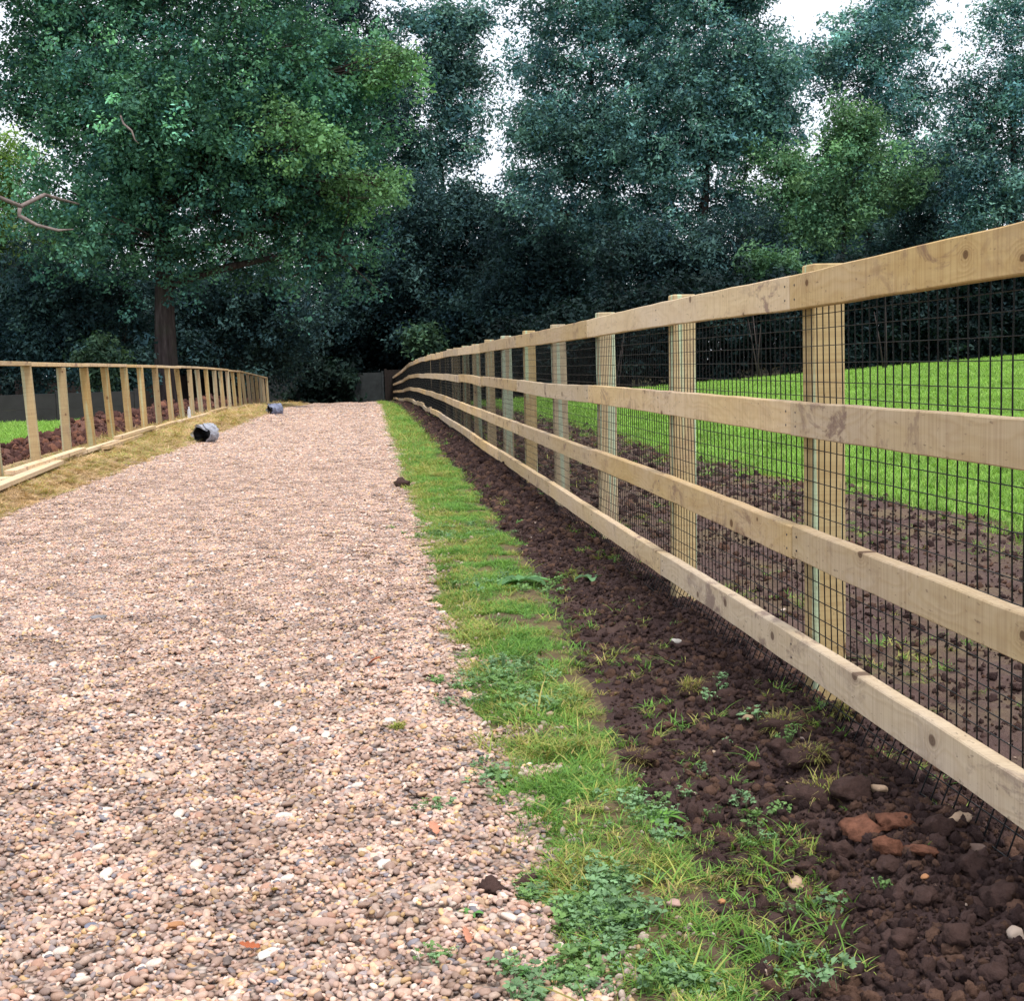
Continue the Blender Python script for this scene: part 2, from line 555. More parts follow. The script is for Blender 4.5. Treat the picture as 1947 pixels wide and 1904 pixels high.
M['wire'] = ground_mat('black_coated_wire', m_simple((0.004, 0.0045, 0.005), 0.45, 60, 0.3, 0.6, 0.2, 0.05))
M['nail'] = ground_mat('dull_steel', m_simple((0.10, 0.09, 0.085), 0.5, 60, 0.3, 0.6))
M['panel'] = ground_mat('shaded_grey_green_panel', m_simple((0.045, 0.052, 0.054), 0.85, 2.2, 0.7, 0.4))  # grey green darkened: the shade of the trees is put into the colour
M['old_board'] = ground_mat('old_dark_board', m_simple((0.035, 0.027, 0.024), 0.9, 6, 0.6, 0.5))
M['old_wall'] = ground_mat('old_dark_shaded_wall', m_simple((0.036, 0.034, 0.036), 0.9, 3, 0.6, 0.5))  # dark panels, darkened further to hold the shade of the trees
M['roll'] = ground_mat('black_rolled_mesh', m_simple((0.012, 0.013, 0.015), 0.55, 90, 0.6, 2.2, 0.3, 0.8))
M['clay'] = ground_mat('orange_clay', m_simple((0.21, 0.092, 0.058), 0.9, 45, 0.9, 0.35, 0.1, 1.0))


def m_wrap(color, alpha):
    def fn(t):
        n1 = t.noise(t.coord(), 9, 5, 0.7, 1.0)
        sh = t.principled(color, 0.22, t.bump(n1, 0.9, 0.05), spec=0.6)
        tp = t.n('ShaderNodeBsdfTransparent'); tp.inputs[0].default_value = (0.85, 0.88, 0.95, 1)
        mx = t.n('ShaderNodeMixShader')
        t.l(t.ramp(n1, [(0.3, alpha - 0.2), (0.65, min(1, alpha + 0.25))]), mx.inputs[0])
        t.l(tp.outputs[0], mx.inputs[1]); t.l(sh, mx.inputs[2])
        return t.done(mx.outputs[0])
    return fn


M['wrap'] = ground_mat('milky_plastic_wrap', m_wrap((0.50, 0.52, 0.60), 0.7))
M['wrap_blue'] = ground_mat('bluish_plastic_wrap', m_wrap((0.26, 0.29, 0.42), 0.6))
M['bottle'] = ground_mat('clear_plastic', m_wrap((0.75, 0.77, 0.80), 0.7))


def stone_mat(name, c):
    def fn(t):
        n1, n2 = t.noise(t.coord(), 18, 5, 0.65), t.noise(t.coord(), 70, 3, 0.6)
        k = t.mix(t.ramp(n1, [(0.35, 0.0), (0.7, 0.65)]), c, tuple(x * 0.5 for x in c))
        k = t.mix(t.ramp(n2, [(0.62, 0.0), (0.72, 0.5)]), k, tuple(min(0.8, x * 1.6) for x in c))
        return t.done(t.principled(k, 0.7, t.bump(n1, 0.5, 0.006), spec=0.25))
    return ground_mat(name, fn)


# ------------------------------------------------------------------ ground sheets
def rows_geo(y0, y1, ratio, dmin=0.012):
    ys = [y0]
    while ys[-1] < y1:
        ys.append(ys[-1] + max(dmin, (abs(ys[-1]) if ys[-1] > 1 else 1.0) * ratio))
    ys[-1] = y1
    return np.array(ys)


def strip(name, fa, fb, ys, ncol, mat, dz=0.0, power=None):
    u = np.linspace(0, 1, ncol)
    Y = np.repeat(ys[:, None], ncol, 1)
    A, B = fa(ys), fb(ys)
    X = A[:, None] * (1 - u) + B[:, None] * u
    Z = height(X, Y) + dz
    V = np.stack([X, Y, Z], -1).reshape(-1, 3)
    r, c = len(ys), ncol
    i = (np.arange(r - 1)[:, None] * c + np.arange(c - 1)).ravel()
    Fc = np.stack([i, i + 1, i + c + 1, i + c], 1)
    o = mesh_obj(name, V, Fc, mat, smooth=True)
    return tag(o, kind='structure')


YEND = 70.5
strip('gravel_drive', e_gl, e_gr, rows_geo(-3, YEND, 0.02, 0.04), 60, M['gravel'])
strip('grass_verge', e_gr, e_vs, rows_geo(-3, YEND, 0.008, 0.02), 36, M['verge'])
strip('soil_strip', e_vs, lambda y: np.full_like(y, 1.62), rows_geo(-3, YEND + 2, 0.0055, 0.015), 70, M['soil'])
strip('trampled_ground', lambda y: np.full_like(y, 1.62), e_sl, rows_geo(-3, YEND + 2, 0.008, 0.03), 80, M['trampled'])
strip('lawn', e_sl, lambda y: np.full_like(y, 34.0), rows_geo(-3, 47, 0.03, 0.1), 90, M['lawn'])
strip('grass_bank', lambda y: np.full_like(y, -4.6), e_gl, rows_geo(-3, YEND, 0.02, 0.04), 50, M['bank'])
strip('garden_lawn', lambda y: np.full_like(y, -20.0), lambda y: np.full_like(y, -4.6), rows_geo(-3, 36, 0.04, 0.1), 60, M['lawn'])
# soil turned over where the drive stops
o = strip('turned_soil', lambda y: np.full_like(y, -5.0), lambda y: e_vs(y), rows_geo(YEND, 72.8, 0.001, 0.06), 120, M['soil'], 0.0)

gx = np.concatenate([np.linspace(-400, -40, 14), np.linspace(-36, 40, 58), np.linspace(46, 400, 14)])
gy = np.concatenate([np.linspace(-60, 0, 10), np.linspace(3, 120, 60), np.linspace(130, 900, 16)])
X, Y = np.meshgrid(gx, gy)
drop = 0.07 + 0.22 * (sstep(-6.5, -5.0, X) * (1 - sstep(4.5, 7, X)) * (1 - sstep(69, 73, Y)))
Z = hb(Y) + 0.055 * np.clip(X - 4, 0, 24) - drop
i = (np.arange(len(gy) - 1)[:, None] * len(gx) + np.arange(len(gx) - 1)).ravel()
tag(mesh_obj('ground', np.stack([X, Y, Z], -1).reshape(-1, 3), np.stack([i, i + 1, i + len(gx) + 1, i + len(gx)], 1), M['floor'], smooth=True), kind='structure')


# ------------------------------------------------------------------ scattering (gravel, grass, clods)
def scatter(name, variants, pts, rot, scl, vid):
    """one object whose points carry small shapes; points, angles and sizes are fixed in code"""
    n = len(pts)
    me = bpy.data.meshes.new(name)
    me.vertices.add(n)
    me.vertices.foreach_set('co', np.asarray(pts, np.float32).ravel())
    a = me.attributes.new('rot', 'FLOAT_VECTOR', 'POINT'); a.data.foreach_set('vector', np.asarray(rot, np.float32).ravel())
    scl = np.asarray(scl, np.float32)
    if scl.ndim == 1: scl = np.repeat(scl[:, None], 3, 1)
    a = me.attributes.new('scl', 'FLOAT_VECTOR', 'POINT'); a.data.foreach_set('vector', scl.ravel())
    a = me.attributes.new('vid', 'INT', 'POINT'); a.data.foreach_set('value', np.asarray(vid, np.int32))
    o = bpy.data.objects.new(name, me); link(o)
    g = bpy.data.node_groups.new(name + '_scatter', 'GeometryNodeTree')
    g.interface.new_socket('Geometry', in_out='INPUT', socket_type='NodeSocketGeometry')
    g.interface.new_socket('Geometry', in_out='OUTPUT', socket_type='NodeSocketGeometry')
    gi, go = g.nodes.new('NodeGroupInput'), g.nodes.new('NodeGroupOutput')
    iop = g.nodes.new('GeometryNodeInstanceOnPoints')
    join = g.nodes.new('GeometryNodeJoinGeometry')
    for v in variants:
        oi = g.nodes.new('GeometryNodeObjectInfo'); oi.inputs['Object'].default_value = v
        oi.inputs['As Instance'].default_value = False
        gt = g.nodes.new('GeometryNodeGeometryToInstance')
        g.links.new(oi.outputs['Geometry'], gt.inputs[0]); g.links.new(gt.outputs[0], join.inputs[0])

    def named(nm, typ):
        nd = g.nodes.new('GeometryNodeInputNamedAttribute'); nd.data_type = typ
        nd.inputs['Name'].default_value = nm
        return nd.outputs['Attribute']
    er = g.nodes.new('FunctionNodeEulerToRotation')
    g.links.new(named('rot', 'FLOAT_VECTOR'), er.inputs[0])
    g.links.new(gi.outputs[0], iop.inputs['Points'])
    g.links.new(join.outputs[0], iop.inputs['Instance'])
    iop.inputs['Pick Instance'].default_value = True
    g.links.new(named('vid', 'INT'), iop.inputs['Instance Index'])
    g.links.new(er.outputs[0], iop.inputs['Rotation'])
    g.links.new(named('scl', 'FLOAT_VECTOR'), iop.inputs['Scale'])
    g.links.new(iop.outputs[0], go.inputs[0])
    md = o.modifiers.new('scatter', 'NODES'); md.node_group = g
    return tag(o, kind='stuff')


def ico(sub=1):
    import bmesh
    bm = bmesh.new()
    bmesh.ops.create_icosphere(bm, subdivisions=sub, radius=1.0)
    v = np.array([p.co[:] for p in bm.verts]); f = np.array([[q.index for q in p.verts] for p in bm.faces])
    bm.free()
    return v, f


ICO2, ICO2F = ico(2)
ICO3, ICO3F = ico(3)


def rock_verts(base, r, flat=0.7, rough=0.22, elong=1.3, sharp=False):
    """a lump: sphere pushed about by a few random planes and waves"""
    v = base.copy()
    for _ in range(5 if not sharp else 9):
        n = r.normal(size=3); n /= np.linalg.norm(n)
        lim = r.uniform(0.55, 0.85) if sharp else r.uniform(0.7, 0.95)
        d = v @ n
        over = np.clip(d - lim, 0, None)
        v -= over[:, None] * n * (0.9 if sharp else 0.6)
    for _ in range(5):
        k = r.normal(size=3) * r.uniform(1.5, 4.5); p = r.uniform(0, 6.28)
        v *= (1 + rough * 0.3 * np.sin(v @ k + p))[:, None]
    v *= np.array([elong, 1.0, flat])
    return v


PAL = np.array([(0.50, 0.36, 0.28), (0.58, 0.44, 0.36), (0.44, 0.32, 0.26), (0.36, 0.27, 0.23), (0.62, 0.50, 0.42), (0.55, 0.40, 0.27),
                (0.60, 0.43, 0.22), (0.48, 0.30, 0.22), (0.30, 0.27, 0.28), (0.24, 0.24, 0.28), (0.70, 0.63, 0.56), (0.40, 0.35, 0.33), (0.52, 0.40, 0.36), (0.20, 0.165, 0.15)])
PALW = np.array([14, 14, 12, 9, 10, 10, 5, 6, 6, 3, 6, 8, 11, 4], float); PALW /= PALW.sum()


def pebble_tile(k, size=0.1, n=92, dark=1.0):
    r = np.random.default_rng(100 + k)
    V, Fs, C = [], [], []
    b = 0
    for i in range(n):
        rad = 0.0058 * math.exp(r.normal(0, 0.28))
        v = rock_verts(ICO2, r, r.uniform(0.5, 0.8), 0.2, r.uniform(1.05, 1.6)) * rad
        a = r.uniform(0, 6.28); t1, t2 = r.normal(0, 0.35, 2)
        R = np.array(Matrix.Rotation(a, 3, 'Z') @ Matrix.Rotation(t1, 3, 'X') @ Matrix.Rotation(t2, 3, 'Y'))
        c = np.array([r.uniform(-size / 2, size / 2), r.uniform(-size / 2, size / 2), r.uniform(0.0, 0.0085)])
        V.append(v @ R.T + c); Fs.append(ICO2F + b); b += len(v)
        cc = PAL[r.choice(len(PAL), p=PALW)] * r.uniform(0.74, 1.28) * [1.05, 0.955, 0.905] * dark
        C.append(np.repeat(cc[None], len(v), 0))
    return mesh_obj('pebble_patch', np.concatenate(V), np.concatenate(Fs), M['pebble'], smooth=True, colors=np.concatenate(C), do_link=False)


tiles = [pebble_tile(k) for k in range(10)] + [pebble_tile(20 + k, n=84, dark=0.72) for k in range(4)]     # the last four: darker stones, mostly for the loose bands
P, S = [], []
y = 1.0
while y < YEND:
    s = 0.1 if y < 16 else (0.16 if y < 30 else 0.26)
    xs = np.arange(-3.3, 0.75, s) + rng.uniform(0, s)
    P += [(x + random.uniform(-1, 1) * s * j, y + s / 2 + random.uniform(-1, 1) * s * j, s) for x in xs for j in ((0.06,) if s < 0.12 else (0.06, 0.4))]
    y += s
P = np.array(P)
edge = 0.05 * rng.normal(size=len(P))
keep = (P[:, 0] > e_gl(P[:, 1]) - 0.01 + edge) & (P[:, 0] < e_gr(P[:, 1]) + 0.02 + edge)
P = P[keep]
n = len(P)
pts = np.stack([P[:, 0], P[:, 1], height(P[:, 0], P[:, 1]) + 0.001], 1)
loose = np.exp(-((P[:, 0] + 0.95 + 0.12 * fbm(P[:, 1], 0 * P[:, 1], 0.5, 2, 44)) / 0.17) ** 2) + np.exp(-((P[:, 0] + 2.55) / 0.15) ** 2) + 0.5 * np.exp(-((P[:, 0] - 0.12) / 0.13) ** 2)
loose = np.clip(loose * (0.65 + 0.9 * fbm(P[:, 0], P[:, 1], 1.1, 3, 45)), 0, 1)
vsel = np.where(rng.uniform(size=n) < 0.06 + 0.62 * loose, rng.integers(10, 14, n), rng.integers(0, 10, n))
jig = 0.02 + 0.045 * loose
scatter('gravel', tiles, pts, np.stack([rng.normal(0, 1, n) * jig, rng.normal(0, 1, n) * jig, rng.integers(0, 4, n) * math.pi / 2 + rng.normal(0, 0.06, n)], 1), P[:, 2] / 0.1 * 1.03, vsel)


# stray pebbles kicked on to the verge and soil
def single_pebble(k):
    r = np.random.default_rng(300 + k)
    v = rock_verts(ICO2, r, r.uniform(0.5, 0.8), 0.25, r.uniform(1.1, 1.6)) * 0.008
    cc = PAL[r.choice(len(PAL), p=PALW)] * r.uniform(0.6, 0.95)
    return mesh_obj('pebble', v, ICO2F, M['pebble'], smooth=True, colors=np.repeat(cc[None], len(v), 0), do_link=False)


peb = [single_pebble(k) for k in range(12)]
n = 1900
yy = 1.3 * np.exp(rng.uniform(0, 1, n) * math.log(30 / 1.3))
xx = e_gr(yy) + np.abs(rng.normal(0, 0.11, n))
more = 700
yy = np.concatenate([yy, 1.3 * np.exp(rng.uniform(0, 1, more) * math.log(20 / 1.3))]); xx = np.concatenate([xx, rng.uniform(0.6, 4.0, more)])
n = len(yy)
scatter('stray_pebbles', peb, np.stack([xx, yy, height(xx, yy) + 0.003], 1), rng.uniform(-0.5, 6.3, (n, 3)), np.exp(rng.normal(-0.3, 0.3, n)) * (1 + (yy > 8) * 0.3) * np.where(np.arange(n) < n - more, 1, 0.7), rng.integers(0, 12, n))


# soil clods
def crumb(r):
    """an irregular broken crumb: a ball cut by random planes, then roughened all over"""
    v = ICO3.copy()
    for _ in range(9):
        n = r.normal(size=3); n /= np.linalg.norm(n)
        v -= np.clip(v @ n - r.uniform(0.45, 0.9), 0, None)[:, None] * n * 0.8
    v *= 1.35
    for sc_, am in ((4.0, 0.09), (8.0, 0.08), (15.0, 0.07), (15.0, 0.07), (22.0, 0.06)):
        v = v * (1 + am * np.sin(ICO3 @ (r.normal(size=3) * sc_) + r.uniform(0, 6)))[:, None]
    v = v * (1 + 0.045 * r.normal(size=len(v)))[:, None]
    return v * [r.uniform(1.0, 1.4), 1.0, r.uniform(0.6, 0.9)]


def clod(k, warm=1.0):
    r = np.random.default_rng(400 + k)
    v = crumb(r)
    base = np.array([(0.066, 0.041, 0.037), (0.080, 0.049, 0.043), (0.052, 0.032, 0.030), (0.125, 0.072, 0.052)][k % 4])
    return mesh_obj('clod', v, ICO3F, M['clod'], smooth=True, colors=np.repeat((base * warm)[None], len(v), 0), do_link=False)


clods = [clod(k) for k in range(12)]


def clod_field(name, n, xf, ylo, yhi, smin, smax):
    yy = ylo * np.exp(rng.uniform(0, 1, n) * math.log(yhi / ylo))
    xx = xf(yy, n)
    s = smin * np.exp(rng.uniform(0, 1, n) ** 4.0 * math.log(smax / smin)) * np.clip(yy / 6, 1, 2.2)
    return scatter(name, clods, np.stack([xx, yy, height(xx, yy) + s * 0.15], 1), rng.uniform(0, 6.28, (n, 3)), s, rng.integers(0, 12, n))


clod_field('loose_soil', 70000, lambda y, n: e_vs(y) + 0.02 + np.abs(rng.beta(1.5, 1.4, n)) * (1.5 - e_vs(y)), 1.4, 60, 0.0028, 0.0145)
clod_field('trampled_soil', 26000, lambda y, n: 1.5 + rng.beta(1.0, 1.25, n) * (e_sl(y) - 1.5), 1.6, 55, 0.0034, 0.016)


# grass
def tuft(k, nb, h, spread, cols, lean=0.5, w=0.0022, curl=0.6):
    r = np.random.default_rng(500 + k)
    V, Fs, C = [], [], []
    b = 0
    for i in range(nb):
        a = r.uniform(0, 6.28); rad = spread * math.sqrt(r.uniform(0, 1))
        o = np.array([rad * math.cos(a), rad * math.sin(a), -0.004])
        d = r.uniform(0, 6.28); L = h * math.exp(r.normal(0, 0.3)); ln = abs(r.normal(lean, 0.3))
        dr = np.array([math.cos(d), math.sin(d), 0]); sd_ = np.array([-math.sin(d), math.cos(d), 0])
        c = np.array(cols[r.integers(len(cols))]) * r.uniform(0.7, 1.25)
        seg = 4
        for s in range(seg + 1):
            t = s / seg
            p = o + dr * L * (ln * t * 0.6 + curl * ln * t * t) + np.array([0, 0, L * (t - 0.35 * ln * t * t)])
            ww = w * (1 - t) ** 0.6 * r.uniform(0.9, 1.1)
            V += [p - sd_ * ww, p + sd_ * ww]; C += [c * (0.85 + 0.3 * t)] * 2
            if s < seg: Fs.append((b + 2 * s, b + 2 * s + 1, b + 2 * s + 3, b + 2 * s + 2))
        b += 2 * (seg + 1)
    return mesh_obj('tuft', np.array(V), np.array(Fs), M['blade'], smooth=True, colors=np.array(C), do_link=False)


GREEN = [(0.15, 0.29, 0.055), (0.19, 0.35, 0.065), (0.12, 0.26, 0.06)]
YELL = [(0.34, 0.36, 0.095), (0.40, 0.36, 0.12), (0.26, 0.33, 0.075)]
STRAW = [(0.42, 0.33, 0.14), (0.36, 0.26, 0.11), (0.30, 0.25, 0.10)]
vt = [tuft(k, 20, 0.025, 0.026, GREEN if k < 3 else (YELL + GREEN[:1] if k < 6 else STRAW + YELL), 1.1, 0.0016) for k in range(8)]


def leafy(k, n, size, h, colr, spread):
    """little ground weed: three-lobed leaves on short stalks"""
    r = np.random.default_rng(700 + k)
    V, Fs, C = [], [], []
    for i in range(n):
        a = r.uniform(0, 6.28); rad = spread * math.sqrt(r.uniform(0, 1))
        p = np.array([rad * math.cos(a), rad * math.sin(a), h * r.uniform(0.4, 1.0)])
        s = size * r.uniform(0.6, 1.2); rot = r.uniform(0, 6.28)
        tilt = r.normal(0, 0.3, 2)
        c = np.array(colr) * r.uniform(0.7, 1.35)
        for lobe in range(3):
            aa = rot + (lobe - 1) * 1.5
            d = np.array([math.cos(aa), math.sin(aa), tilt[0] + 0.15]); q = np.array([-math.sin(aa), math.cos(aa), tilt[1]])
            b = len(V)
            V += [p, p + d * s * 0.55 + q * s * 0.42 + [0, 0, s * 0.12], p + d * s * 0.9 + q * s * 0.25, p + d * s * 0.8, p + d * s * 0.9 - q * s * 0.25, p + d * s * 0.55 - q * s * 0.42 + [0, 0, s * 0.12]]
            Fs += [(b, b + 1, b + 2, b + 3), (b, b + 3, b + 4, b + 5)]; C += [c] * 6
        b = len(V); q = np.array([0.0007, 0.0007, 0])
        V += [np.array([p[0] * 0.6, p[1] * 0.6, -0.005]) - q, np.array([p[0] * 0.6, p[1] * 0.6, -0.005]) + q, p + q, p - q]; C += [c * 0.9] * 4; Fs.append((b, b + 1, b + 2, b + 3))
    return mesh_obj('weed', np.array(V), np.array(Fs), M['blade'], colors=np.array(C), do_link=False)


weeds = [leafy(k, 16, 0.0085, 0.020, (0.17, 0.29, 0.145) if k % 2 else (0.16, 0.28, 0.095), 0.028) for k in range(6)]


def verge_points(n, lo, hi):
    yy = lo * np.exp(rng.uniform(0, 1, n) * math.log(hi / lo))
    xx = rng.uniform(0.18, 1.15, n)
    m = sstep(-0.05, 0.06, xx - e_gr(yy)) * (1 - sstep(-0.2, 0.08, xx - e_vs(yy)))
    pn = fbm(xx, yy, 3.2, 4, 71)
    m = m * (0.10 + 0.90 * sstep(-0.22 + 0.2 * sstep(5, 2.5, yy), 0.22 + 0.15 * sstep(5, 2.5, yy), pn + 0.2 * sstep(5, 12, yy) + 0.12 * sstep(0.4, 0.1, (xx - e_gr(yy)))))
    k = rng.uniform(0, 1, n) < m
    return xx[k], yy[k]


xa, ya = verge_points(44000, 1.3, 14)
xb, yb = verge_points(15000, 13, YEND)
xx, yy = np.concatenate([xa, xb]), np.concatenate([ya, yb])
n = len(xx)
mixn = fbm(xx, yy, 2.3, 3, 81) + rng.normal(0, 0.22, n)
right = (xx - e_gr(yy)) / (e_vs(yy) - e_gr(yy))
v = np.where(mixn + 0.35 * (0.45 - right) > 0.24, rng.integers(0, 4, n), np.where(mixn > -0.06, rng.integers(3, 6, n), rng.integers(5, 8, n)))
sc = np.exp(rng.normal(-0.05, 0.25, n)) * np.clip(yy / 9, 1, 2.6) * np.where(v < 3, 1.1, 0.9)
scatter('verge_grass', vt, np.stack([xx, yy, height(xx, yy)], 1), np.stack([rng.normal(0, 0.15, n), rng.normal(0, 0.15, n), rng.uniform(0, 6.28, n)], 1), sc, v)

# clover and small weeds: dense patches near the drive edge, strays on soil and gravel
cl = []
for (px, py, sp, cnt) in [(1150, 1690, 0.06, 45), (1110, 1750, 0.05, 60), (1180, 1760, 0.04, 22), (1290, 1860, 0.04, 24), (1100, 1860, 0.05, 26), (940, 1290, 0.14, 80), (1000, 1330, 0.12, 60), (1220, 1550, 0.1, 22),
                          (1400, 1560, 0.10, 12), (1550, 1730, 0.10, 9), (960, 1110, 0.2, 60), (870, 1010, 0.3, 80), (1530, 1860, 0.08, 8), (820, 1540, 0.04, 3), (1010, 1700, 0.03, 14), (840, 1830, 0.03, 4), (1020, 1870, 0.05, 18),
                          (950, 1480, 0.05, 14), (1340, 1500, 0.15, 7), (1430, 1380, 0.2, 5), (1400, 1290, 0.2, 3)]:
    gx_, gy_, _ = ground_at(px, py)
    cl += [(gx_ + rng.normal(0, sp * 0.6), gy_ + rng.normal(0, sp)) for _ in range(cnt)]
cl = np.array(cl); n = len(cl)
scatter('clover_weeds', weeds, np.stack([cl[:, 0], cl[:, 1], height(cl[:, 0], cl[:, 1])], 1), np.stack([rng.normal(0, 0.2, n), rng.normal(0, 0.2, n), rng.uniform(0, 6.28, n)], 1), np.exp(rng.normal(-0.05, 0.3, n)), rng.integers(0, 6, n))

# thin grass left on the dug soil
n = 9000
yy = 1.5 * np.exp(rng.uniform(0, 1, n) * math.log(40 / 1.5)); xx = np.where(rng.uniform(size=n) < 0.35, rng.uniform(0.7, 1.4, n), rng.uniform(1.5, 4.4, n))
pn = fbm(xx, yy, 1.3, 3, 91) + 0.25 * sstep(2.2, 4.2, xx)
k = (pn > np.where(xx < 1.45, 0.34, 0.12)) | (rng.uniform(size=n) < 0.03)
xx, yy = xx[k], yy[k]; n = len(xx)
ex = []
for (px, py, sp, cnt) in [(1450, 1610, 0.05, 60), (1500, 1640, 0.05, 60), (1560, 1745, 0.04, 40), (1400, 1790, 0.06, 90), (1480, 1830, 0.05, 70), (1370, 1870, 0.06, 110), (1530, 1690, 0.03, 16), (1330, 1660, 0.07, 120), (1260, 1620, 0.08, 120), (1530, 1800, 0.05, 40), (1420, 1500, 0.08, 24), (1250, 1390, 0.1, 40), (1180, 1250, 0.12, 60), (1100, 1180, 0.15, 60)]:
    gx_, gy_, _ = ground_at(px, py)
    ex += [(gx_ + rng.normal(0, sp), gy_ + rng.normal(0, sp * 1.3)) for _ in range(cnt // 2)]
ex = np.array(ex)
xx, yy = np.concatenate([xx, ex[:, 0]]), np.concatenate([yy, ex[:, 1]]); n = len(xx)
scatter('sparse_grass', vt, np.stack([xx, yy, height(xx, yy)], 1), np.stack([rng.normal(0, 0.2, n), rng.normal(0, 0.2, n), rng.uniform(0, 6.28, n)], 1), np.exp(rng.normal(-0.2, 0.3, n)) * np.clip(yy / 9, 1, 2), np.where(rng.uniform(size=n) < 0.5, rng.integers(5, 8, n), rng.integers(1, 5, n)))

# lawns
LG = [(0.19, 0.34, 0.065), (0.22, 0.38, 0.075), (0.27, 0.40, 0.095), (0.16, 0.30, 0.06)]
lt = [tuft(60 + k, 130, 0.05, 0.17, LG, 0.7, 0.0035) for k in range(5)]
P = []
y = 3.0
while y < 45:
    s = np.clip(0.16 * (0.6 + y / 14), 0.16, 0.6)
    xs = np.arange(3.0, 30 if y > 12 else 12, s)
    P += [(x + random.uniform(-.4, .4) * s, y + random.uniform(-.4, .4) * s, s) for x in xs]
    y += s
P = np.array(P); P = P[(P[:, 0] > e_sl(P[:, 1]) - 0.05 + 0.12 * rng.normal(size=len(P)))]
Q = []
y = 9.0
while y < 35:
    s = np.clip(0.16 * (0.6 + y / 14), 0.2, 0.6)
    Q += [(x + random.uniform(-.4, .4) * s, y + random.uniform(-.4, .4) * s, s) for x in np.arange(-13, -5.4, s)]
    y += s
for nm, A in (('lawn_grass', P), ('garden_grass', np.array(Q))):
    n = len(A)
    f = A[:, 2] / 0.2
    scatter(nm, lt, np.stack([A[:, 0], A[:, 1], height(A[:, 0], A[:, 1])], 1), np.stack([np.zeros(n), np.zeros(n), rng.uniform(0, 6.28, n)], 1), np.stack([f, f, 0.9 + 0.25 * f], 1) * rng.uniform(0.85, 1.15, n)[:, None], rng.integers(0, 5, n))

# dry grass combed flat on the bank
STRAW2 = [(0.60, 0.42, 0.23), (0.52, 0.34, 0.17), (0.46, 0.31, 0.18), (0.56, 0.42, 0.26)]
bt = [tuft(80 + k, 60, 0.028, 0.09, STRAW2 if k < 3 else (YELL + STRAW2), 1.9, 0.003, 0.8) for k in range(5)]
n = 9000
yy = 8 * np.exp(rng.uniform(0, 1, n) * math.log(62 / 8)); xx = e_gl(yy) - rng.beta(0.9, 1.4, n) * (e_gl(yy) - e_fence(yy) + 0.3) + 0.02
scatter('bank_grass', bt, np.stack([xx, yy, height(xx, yy)], 1), np.stack([rng.normal(0, 0.2, n), rng.normal(0, 0.2, n), rng.uniform(0, 6.28, n)], 1), np.exp(rng.normal(-0.15, 0.25, n)) * np.clip(yy / 18, 0.8, 1.6), np.where(fbm(xx, yy, 0.8, 3, 95) > 0.3, rng.integers(3, 5, n), rng.integers(0, 3, n)))

# ------------------------------------------------------------------ the post and rail fence with wire netting
PY0, STEP = 4.05, 1.93
RAIL_TOP = (1.31, 0.935, 0.56, 0.215)
XR = 1.262                                                   # drive side of the rails
NPOST = 37


def post_y(i): return PY0 + STEP * (i - 1)


def fz(y): return float(np.interp(y, [-30, 25, 35, 44, 54.5, 74, 120], [0, 0, -0.04, -0.13, -0.38, -0.74, -1.0]))


fence = tag(empty('post_and_rail_fence', (0, 0, 0)), 'fresh four rail timber fence backed with black wire netting beside the grass verge', 'fence')
pm = []
for k in range(4):
    b = MB(); b.box(0, 0.098, -0.048, 0.048, -0.35, 1.346 + 0.006 * (k - 1.5), 0.004)
    o = mesh_obj('post', b.v, b.f, M['post'], do_link=False); pm.append(o)
for i in range(-1, NPOST + 1):
    yv = post_y(i)
    o = shared('post', pm[i % 4], fence, loc=(XR + 0.056 + rng.normal(0, 0.0025), yv, fz(yv) + rng.normal(0, 0.004)))
    o.rotation_euler = (rng.normal(0, 0.006), rng.normal(0, 0.006), rng.normal(0, 0.02))
    nb = MB()


def rail_mesh(ya, yb, top, wob, ztop=None):
    n = max(4, int((yb - ya) / 0.22))
    ys = np.linspace(ya, yb, n + 1)
    vs, fs = [], []
    for j, yv in enumerate(ys):
        zc = fz(yv) + top + wob[0] * math.sin(j / n * math.pi) + wob[1] * (j / n - 0.5)
        xo = XR + wob[2] * math.sin(j / n * math.pi) + 0.0012 * math.sin(yv * 7 + wob[0] * 900)
        c, hgt, th = 0.003, 0.100 + wob[3], 0.042
        for (dx, dz) in ((0, -c), (0, -hgt + c), (c, -hgt), (th - c, -hgt), (th, -hgt + c), (th, -c), (th - c, 0), (c, 0)):
            vs.append((xo + dx, yv, zc + dz + 0.0012 * math.sin(yv * 11 + dz * 40)))
    for j in range(n):
        for q in range(8):
            fs.append((j * 8 + q, j * 8 + (q + 1) % 8, (j + 1) * 8 + (q + 1) % 8, (j + 1) * 8 + q))
    fs += [tuple(range(7, -1, -1)), tuple(range(n * 8, n * 8 + 8))]
    return vs, fs


